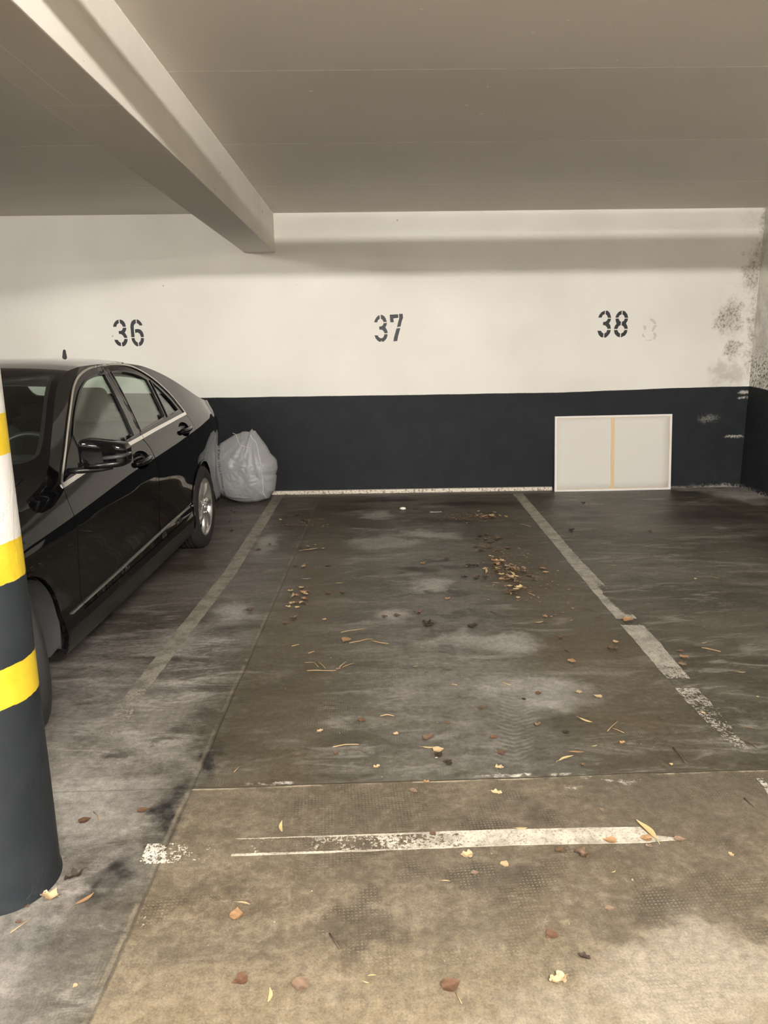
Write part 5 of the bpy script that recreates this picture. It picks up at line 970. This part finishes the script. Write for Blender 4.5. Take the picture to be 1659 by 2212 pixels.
lathe_bm(bm, [(.185+.014*math.cos(q*PI/4), .014*math.sin(q*PI/4)) for q in range(8)], 40, 'y', True)
for a in (0, PI, -PI/2): tube_bm(bm, [(.03*math.cos(a), 0, .03*math.sin(a)), (.18*math.cos(a), 0, .18*math.sin(a))], .016, 8)
lathe_bm(bm, [(.0001, .03), (.055, .025), (.065, 0), (.055, -.02), (.0001, -.02)], 24)
for v in bm.verts: v.co = mt @ v.co
from_bm('steering_wheel', bm, simple('wheel_leather', (.02, .02, .02), .35, coat=.4), car, True)
bm = bmesh.new(); box_bm(bm, (1.60, -.11, 1.285), (1.62, .11, 1.345), .008); tube_bm(bm, [(1.63, 0, 1.34), (1.68, 0, 1.375)], .008, 8); from_bm('rear_view_mirror', bm, M_IN, car)
patch('headlining', symm([(1.64, .0), (1.60, .5), (0.0, .5), (-.0, .0)])[0:0] or [(1.70, -.53), (1.70, .53), (.8, .56), (-.12, .50), (-.12, -.50), (.8, -.56)], [], tf(-.055), tn, M_IN, car, .08, .005)
# ------------------------------------------------------------------ grey plastic bag by the rear wheel
BAG = dens(DATA_BAG, .012); BC = (-1.27, .33)
def ray_out(th):
    d = (math.cos(th), math.sin(th)); best = .1
    for i in range(len(BAG)):
        a, b = BAG[i], BAG[(i+1) % len(BAG)]; ex, ez = b[0]-a[0], b[1]-a[1]; den = d[0]*ez-d[1]*ex
        if abs(den) < 1e-9: continue
        t_ = ((a[0]-BC[0])*ez-(a[1]-BC[1])*ex)/den; q = ((a[0]-BC[0])*d[1]-(a[1]-BC[1])*d[0])/den
        if t_ > 0 and -.001 <= q <= 1.001: best = max(best, t_)
    return best
NB = 240; RO = [ray_out(2*PI*i/NB) for i in range(NB)]
def outl(th):
    q = (th % (2*PI))/(2*PI)*NB; i = int(q) % NB; f_ = q-int(q); return RO[i]*(1-f_)+RO[(i+1) % NB]*f_
def crease(x, z):
    """folds that pull from the knotted top and gather at the foot"""
    dx, dz = x+1.17, z-.75; an = math.atan2(dx, -dz); r = math.hypot(dx, dz)
    f1 = noise.noise(Vector((an*7, r*1.6, 2)))*.012*min(1, r*5)*math.exp(-r*1.6)
    f2 = abs(noise.noise(Vector((x*7+z*3, z*5-x*2, 5))))*.013
    f3 = abs(noise.noise(Vector((x*16-z*9, z*18+x*7, 9))))*.006
    foot = math.exp(-((z-.06)/.07)**2)*noise.noise(Vector((x*5, z*45, 1)))*.014
    sid = math.exp(-((x+.98)/.06)**2)*noise.noise(Vector((x*8, z*24, 4)))*.016
    return f1+f2+f3+foot+sid
def bagpt(x, z, side):
    th = math.atan2(z-BC[1], x-BC[0]); r = math.hypot(x-BC[0], z-BC[1])/outl(th); r = min(1, r)
    D = (.17 if side < 0 else .14)*(1-.35*max(0, z-.4)/.35)
    y = 7.20+side*D*(1-r**3.2)**.5
    if side < 0: y -= crease(x, z)*(1-r**8)
    return y
bm = bmesh.new(); NR = 90
for sd in (-1, 1):
    rows = []
    for j in range(NR+1):
        rh = j/NR; row = []
        for i in range(NB):
            th = 2*PI*i/NB; R_ = RO[i]*rh; x = BC[0]+R_*math.cos(th); z = BC[1]+R_*math.sin(th)
            row.append(bm.verts.new((x, bagpt(x, z, sd), max(.003, z-.017))))
        rows.append(row)
    for j in range(NR):
        for i in range(NB): bm.faces.new((rows[j][i], rows[j][(i+1) % NB], rows[j+1][(i+1) % NB], rows[j+1][i]))
bmesh.ops.remove_doubles(bm, verts=bm.verts, dist=2e-4)
t = NT('grey_bag_plastic'); nz = t.noise(t.pos(), 5, 4); t.color(t.mix(nz, (.285, .295, .298), (.36, .37, .372))); t.rough(.42); t.b.inputs['Specular IOR Level'].default_value = .5
t.bump(t.noise(t.scale(t.pos(), (1, 1, 1.6)), 9, 5, .6, .8), .20, .012)
bag = thing('plastic_bag', 'grey plastic bag standing on the floor against the wall behind the car', 'bag', (-1.27, 7.2, 0))
o = from_bm('bag_film', bm, t.m, bag, True); o.location = (1.27, -7.2, 0)
M_SEAM = simple('bag_seam_film', (.62, .63, .63), .35)
o = tube('welded_seam', [(x, bagpt(x, z, -1)-.002, max(.006, z-.017)) for x, z in dens(DATA_SEAM, .01, False)], .0042, M_SEAM, bag, 6); o.location = (1.27, -7.2, 0)
o = tube('welded_seam', [(x, bagpt(x, z, -1)-.001, z-.017) for x, z in dens([(-1.36, .705), (-1.32, .69), (-1.30, .64), (-1.27, .60), (-1.22, .585), (-1.17, .575)], .01, False)], .003, M_SEAM, bag, 6); o.location = (1.27, -7.2, 0)
M_PRINT = simple('bag_print', (.02, .02, .02), .5)
def print_on_bag(name, body, path, size, m, spc=1.0):
    cu = bpy.data.curves.new('t', 'FONT'); cu.body = body; cu.size = 1.0; cu.space_character = spc; cu.fill_mode = 'FRONT'
    to = bpy.data.objects.new('t', cu); COL.objects.link(to); dg = bpy.context.evaluated_depsgraph_get()
    me = bpy.data.meshes.new_from_object(to.evaluated_get(dg)); bpy.data.objects.remove(to)
    bm = bmesh.new(); bm.from_mesh(me); bmesh.ops.triangulate(bm, faces=bm.faces)
    xs = [v.co.x for v in bm.verts]; x0, x1 = min(xs), max(xs)
    L = [0]; pp = [Vector(p) for p in path]
    for a, b in zip(pp, pp[1:]): L.append(L[-1]+(b-a).length)
    def at(s):
        for i in range(len(pp)-1):
            if s <= L[i+1] or i == len(pp)-2:
                d = (pp[i+1]-pp[i]).normalized(); return pp[i]+d*(s-L[i]), d
    for v in bm.verts:
        s = (v.co.x-x0)/(x1-x0)*L[-1]; p, d = at(s); nrm = Vector((-d.y, d.x)); q = p+nrm*(v.co.y*size)
        v.co = (q.x, bagpt(q.x, q.y, -1)-.0035, max(.006, q.y-.017))
    for o_ in (bm.faces,): pass
    o = from_bm(name, bm, m, bag); o.location = (1.27, -7.2, 0)
    md = o.modifiers.new('s', 'SOLIDIFY'); md.thickness = .0012
print_on_bag('printed_lettering', 'PERFORMANCE TYRES SINCE 19', DATA_TEXT, .030, M_PRINT)
print_on_bag('printed_lettering', 'AERY', [(x+.012, z) for x, z in DATA_BIG], .065, M_PRINT)
# black inside of the bag mouth tucked at its left foot
# ------------------------------------------------------------------ stretched canvas, back towards us
M_PRIM = simple('primed_canvas', (.68, .66, .61), .85, var=.03, sc=200, bump=.05)
M_FRAME = simple('white_stretcher', (.78, .76, .73), .7, var=.06, sc=40)
t = NT('bare_pine'); P = t.obj(); st_ = t.noise(t.scale(P, (40, 10, 2)), 3, 4, .6); kn = t.step(t.noise(t.scale(P, (3, 3, 2.6)), 2.2, 2, .4), .66, .72)
t.color(t.mix(t.mul(kn, .8), t.mix(st_, (.60, .43, .22), (.78, .62, .38)), (.28, .15, .06))); t.rough(.6); M_PINE = t.m
CW, CH, CD = 1.205, .775, .020
cv = thing('stretched_canvas', 'white stretched canvas leaning against the navy wall with its wooden back showing', 'canvas', (2.468, 7.495, 0))
cv.rotation_euler = (math.radians(-6.2), math.radians(-.35), 0)
h2 = CW/2
bm = bmesh.new(); grid_bm(bm, lambda a, b: (-h2+.004+(CW-.008)*a, CD-.0090+.0008*noise.noise(Vector((a*4, b*4, 0))), .004+(CH-.008)*b), 12, 8)
o = from_bm('canvas_sheet', bm, M_PRIM, cv, True); md = o.modifiers.new('s', 'SOLIDIFY'); md.thickness = .0012
def bar(lo, hi): return box('frame_bar', lo, hi, M_FRAME, cv, .0015)
bar((-h2, 0, 0), (h2, CD, .020)); bar((-h2, 0, CH-.020), (h2, CD, CH)); bar((-h2, 0, .020), (-h2+.022, CD, CH-.020)); bar((h2-.022, 0, .020), (h2, CD, CH-.020))
tag(box('centre_bar', (-.022, .003, .020), (.014, .0105, CH-.020), M_PINE, cv, .001), 'bare knotty pine centre bar')
bm = bmesh.new()
for a, b in (((-h2+.022, .0205), (h2-.022, .0235)), ((-h2+.022, CH-.0235), (h2-.022, CH-.0205)), ((-h2+.022, .02), (-h2+.0255, CH-.02)), ((h2-.0255, .02), (h2-.022, CH-.02))):
    box_bm(bm, (a[0], .0045, a[1]), (b[0], .0105, b[1]))
tag(from_bm('inner_edge', bm, M_PINE, cv), 'thin bare wood inner edge')

# ------------------------------------------------------------------ fallen leaves
LC = dict(tan=(.36, .26, .145), yellow=(.40, .31, .15), orange=(.25, .145, .072), red=(.095, .050, .028), pink=(.155, .105, .070), brown=(.090, .055, .031), dark=(.032, .021, .013), white=(.30, .29, .27))
LM = {}
for k, c in LC.items():
    c = tuple(q*(1.25 if k != 'dark' else 1.0) for q in c); t = NT(k+'_leaf'); nz = t.noise(t.obj(), 90, 4, .6); t.color(t.mix(t.step(nz, .3, .7), tuple(q*.62 for q in c), tuple(min(1, q*1.25) for q in c))); t.rough(.55); t.bump(nz, .3, .003); LM[k] = t.m
SHAPES = {}
def leaf_shape(kind, seed):
    """a unit-length leaf lying on z = 0, with midrib fold, curl and a stalk"""
    rnd = random.Random(seed); bm = bmesh.new(); n = 22; side = 5
    def half(a):
        if kind == 'l': return .115*math.sin(PI*a)**.8*(1-.25*a)
        if kind == 'b': return .47*(math.sin(PI*min(1, a**.62)))**.8*(1-.30*a) + .030*math.sin(a*46)*(1-a)+.03*math.sin(a*9+seed)
        return .36*(math.sin(PI*a**.8))**.55*(1-.2*a)*(1+.30*math.sin(a*13+seed))+.02*math.sin(a*41)
    cu = {'l': .10, 'b': .17, 'c': .30}[kind]; ph = rnd.random()*6
    skew = rnd.uniform(-.12, .12)
    rows = []
    for i in range(n+1):
        a = .02+.96*i/n; h = max(.004, half(a)); row = []
        for j in range(-side, side+1):
            b = j/side; x = a-.5; y = h*b*(1+ .15*math.sin(ph+b*3)) + skew*math.sin(a*PI)
            z = .02+cu*abs(b)**1.1*h*1.5 + cu*.42*(2*a-1)**2 + cu*.35*noise.noise(Vector((x*4+seed, y*5, ph)))*(1 if kind != 'l' else .3) + (.10*cu*math.sin(6*a+ph) if kind == 'l' else 0)
            row.append(bm.verts.new((x, y, max(.0, z))))
        rows.append(row)
    for i in range(n):
        for j in range(2*side):
            if kind == 'c' and rnd.random() < .05 and (i < 6 or i > 15): continue
            bm.faces.new((rows[i][j], rows[i+1][j], rows[i+1][j+1], rows[i][j+1]))
    zz = rows[0][side].co
    if kind != 'l' or rnd.random() < .5:
        st = [zz.copy(), zz+Vector((-.10, .02, .01)), zz+Vector((-.24, .05*rnd.choice((-1, 1)), .0))]; st = [Vector((p.x, p.y, max(.012, p.z))) for p in st]
        tube_bm(bm, st, [.012, .010, .007], 5)
    ret = bmesh.ops.recalc_face_normals(bm, faces=bm.faces)
    me = bpy.data.meshes.new('leaf'); bm.to_mesh(me); bm.free()
    for p in me.polygons: p.use_smooth = True
    return me
def leaf_mesh(kind, var, col):
    key = (kind, var, col)
    if key not in SHAPES:
        b = SHAPES.get((kind, var, None))
        if b is None: b = leaf_shape(kind, var*7+{'l': 1, 'b': 2, 'c': 3}[kind]); SHAPES[(kind, var, None)] = b
        m = b.copy(); m.materials.clear(); m.materials.append(LM[col]); SHAPES[key] = m
    return SHAPES[key]
rnd = random.Random(11)
HEAD = {'long yellow willow leaf standing over the right end of the white bar': 1.85, 'large yellow willow leaf just behind the joint, lower of two': .5, 'orange willow leaf just behind the joint, upper of two': -.05, 'slender yellow leaf on the tan slab left of the worn white bar': 1.7, 'short straw yellow leaf at the bottom left of the near slab': 1.6, 'thin yellow leaf resting on the upper edge of the white bar': .03, 'straight yellow leaf just left of the tan leaf pair': -.05, 'slim yellow leaf between the pale pair and the tyre print': -.7, 'narrow orange leaf on the floor just right of the pillar foot': .9}
for i, (x, y, L, kind, colr, lab) in enumerate(DATA_LEAVES):
    o = link('leaf', leaf_mesh(kind, i % 4, colr)); hd = HEAD.get(lab, rnd.uniform(0, 6.28) if kind != 'l' else rnd.uniform(-.5, .5))
    if kind == 'l' and abs(math.sin(hd)) > .6: L *= 1.5
    if kind == 'l': L *= 1.1
    else: L *= 1.02
    o.location = (x, y, .0022); o.rotation_euler = (0, 0, hd); o.scale = (L, L, L*rnd.uniform(.7, 1.05)); tag(o, lab, 'leaf')
CLN = {'far': 'leaf scrap in the far patch near the right line', 'mid': 'leaf scrap between the far patch and the dense pile', 'pile': 'leaf in the dense pile beside the right line',
       'side': 'leaf scrap left of the dense pile', 'leftfar': 'leaf in the far patch at the left', 'lefttrack': 'leaf scattered along the left tyre track', 'caredge': 'leaf scrap between the wheel and the left line'}
GRN = {'far': 'leaves in the far litter patch', 'mid': 'leaves between the two litter patches', 'pile': 'leaves of the dense litter pile', 'side': 'scraps left of the litter pile', 'leftfar': 'leaves in the far left patch', 'lefttrack': 'leaves on the left tyre track', 'caredge': 'leaf scraps beside the car'}
CWD = dict(tan='tan', yellow='straw yellow', orange='orange brown', red='rust', pink='pinkish brown', brown='brown', dark='dark'); KWD = dict(l='thin', b='broad', c='ragged')
PAL = {'far': ['brown', 'pink', 'dark', 'orange', 'brown', 'orange', 'tan'], 'mid': ['brown', 'dark', 'red', 'pink', 'brown'], 'pile': ['brown', 'pink', 'orange', 'tan', 'brown', 'yellow', 'pink'], 'side': ['dark', 'brown'], 'leftfar': ['brown', 'dark', 'brown', 'tan'], 'lefttrack': ['brown', 'tan', 'brown', 'orange'], 'caredge': ['dark', 'dark', 'brown']}
lit = list(DATA_LITTER); rnd.shuffle(lit)
def litter_pose(x, y, g):
    kind = rnd.choice('cclbb' if g == 'pile' else 'ccclb'); L = rnd.uniform(.028, .052) if kind != 'l' else rnd.uniform(.04, .085)
    return kind, L, (x, y, .0022+(rnd.random()**2*.010+.003 if g in ('pile', 'far', 'leftfar') else 0)), (rnd.uniform(-.25, .25) if g in ('pile', 'far') else 0, rnd.uniform(-.2, .2) if g in ('pile', 'far') else 0, rnd.uniform(0, 6.28))
for i, (x, y, g) in enumerate(lit[:172]):
    kind, L, loc, rot = litter_pose(x, y, g)
    cq = rnd.choice(PAL[g]); o = link('leaf', leaf_mesh(kind, rnd.randrange(4), cq)); o.location = loc; o.rotation_euler = rot; o.scale = (L, L, L*.9)
    if L < .036: kw = 'small '
    elif L > .05: kw = 'larger '
    else: kw = ''
    kw += KWD[kind]+' '+CWD[cq]; tag(o, kw+' '+CLN[g], 'leaf', kw+' '+GRN[g])
bm = bmesh.new()
for x, y, g in lit[172:]+[(.90+rnd.gauss(0, .13), 4.75+rnd.gauss(0, .36), 'pile') for _ in range(300)]+[(.80+rnd.gauss(0, .14), 6.42+rnd.gauss(0, .08), 'far') for _ in range(160)]+[(-.63+rnd.gauss(0, .12), 6.18+rnd.gauss(0, .08), 'far') for _ in range(70)]:
    if 1.26 < x or -1.12 < x < -.88: continue
    kind, L, loc, rot = litter_pose(x, y, g); L *= .42
    tmp = bmesh.new(); tmp.from_mesh(leaf_mesh(kind, rnd.randrange(4), 'brown')); M = Matrix.Translation((x, y, .0016)) @ Matrix.Rotation(rot[2], 4, 'Z') @ Matrix.Diagonal((L, L, L*.35, 1))
    tmp.transform(M); mi_ = rnd.choice((0, 0, 1, 2, 3))
    for f_ in tmp.faces: f_.material_index = mi_
    me = bpy.data.meshes.new('x'); tmp.to_mesh(me); tmp.free(); bm.from_mesh(me); bpy.data.meshes.remove(me)
me = bpy.data.meshes.new('leaf_crumbs'); bm.to_mesh(me); bm.free(); [me.materials.append(LM[q]) for q in ('pink', 'brown', 'orange', 'tan')]
tag(link('leaf_crumbs', me), 'small brown leaf crumbs strewn through the litter patches', 'leaf crumbs', kind='stuff')
# ------------------------------------------------------------------ twigs and straws
M_TW = simple('dry_straw', (.36, .25, .13), .7); M_TD = simple('dark_twig', (.07, .045, .028), .7)
for pts, lab in DATA_TWIGS:
    q = dens(pts, .02, False); P3 = [(a, b, .0045+.002*math.sin(i*.9)) for i, (a, b) in enumerate(q)]; n_ = len(P3)
    c = P3[n_//2]; r0 = .0016 if 'thin' in lab else .0024
    o = tube('twig', [(p[0]-c[0], p[1]-c[1], p[2]) for p in P3], [r0*(1-.5*i/n_) for i in range(n_)], M_TD if 'dark' in lab or 'brown' in lab else M_TW, None, 6)
    o.location = (c[0], c[1], 0); tag(o, lab, 'twig')
# white pebble and a clear scrap near the back wall
bm = bmesh.new(); bmesh.ops.create_icosphere(bm, subdivisions=3, radius=1.0)
for v in bm.verts: k = 1+.18*noise.noise(v.co*1.4); v.co = Vector((v.co.x*.030*k, v.co.y*.024*k, .013+v.co.z*.013*k))
o = from_bm('pebble', bm, simple('white_stone', (.80, .78, .70), .6), None, True); o.location = (.266, 6.752, 0); tag(o, 'white pebble alone on the dark floor near the back wall', 'pebble')
bm = bmesh.new(); box_bm(bm, (-.055, -.014, 0), (.055, .014, .003), .001); box_bm(bm, (-.05, -.010, .003), (-.02, .010, .005), .0008)
o = from_bm('clear_scrap', bm, simple('clear_plastic_scrap', (.30, .29, .26), .25), None); o.location = (.561, 6.637, 0); o.rotation_euler[2] = .05; tag(o, 'small clear plastic strip right of the white pebble', 'scrap')
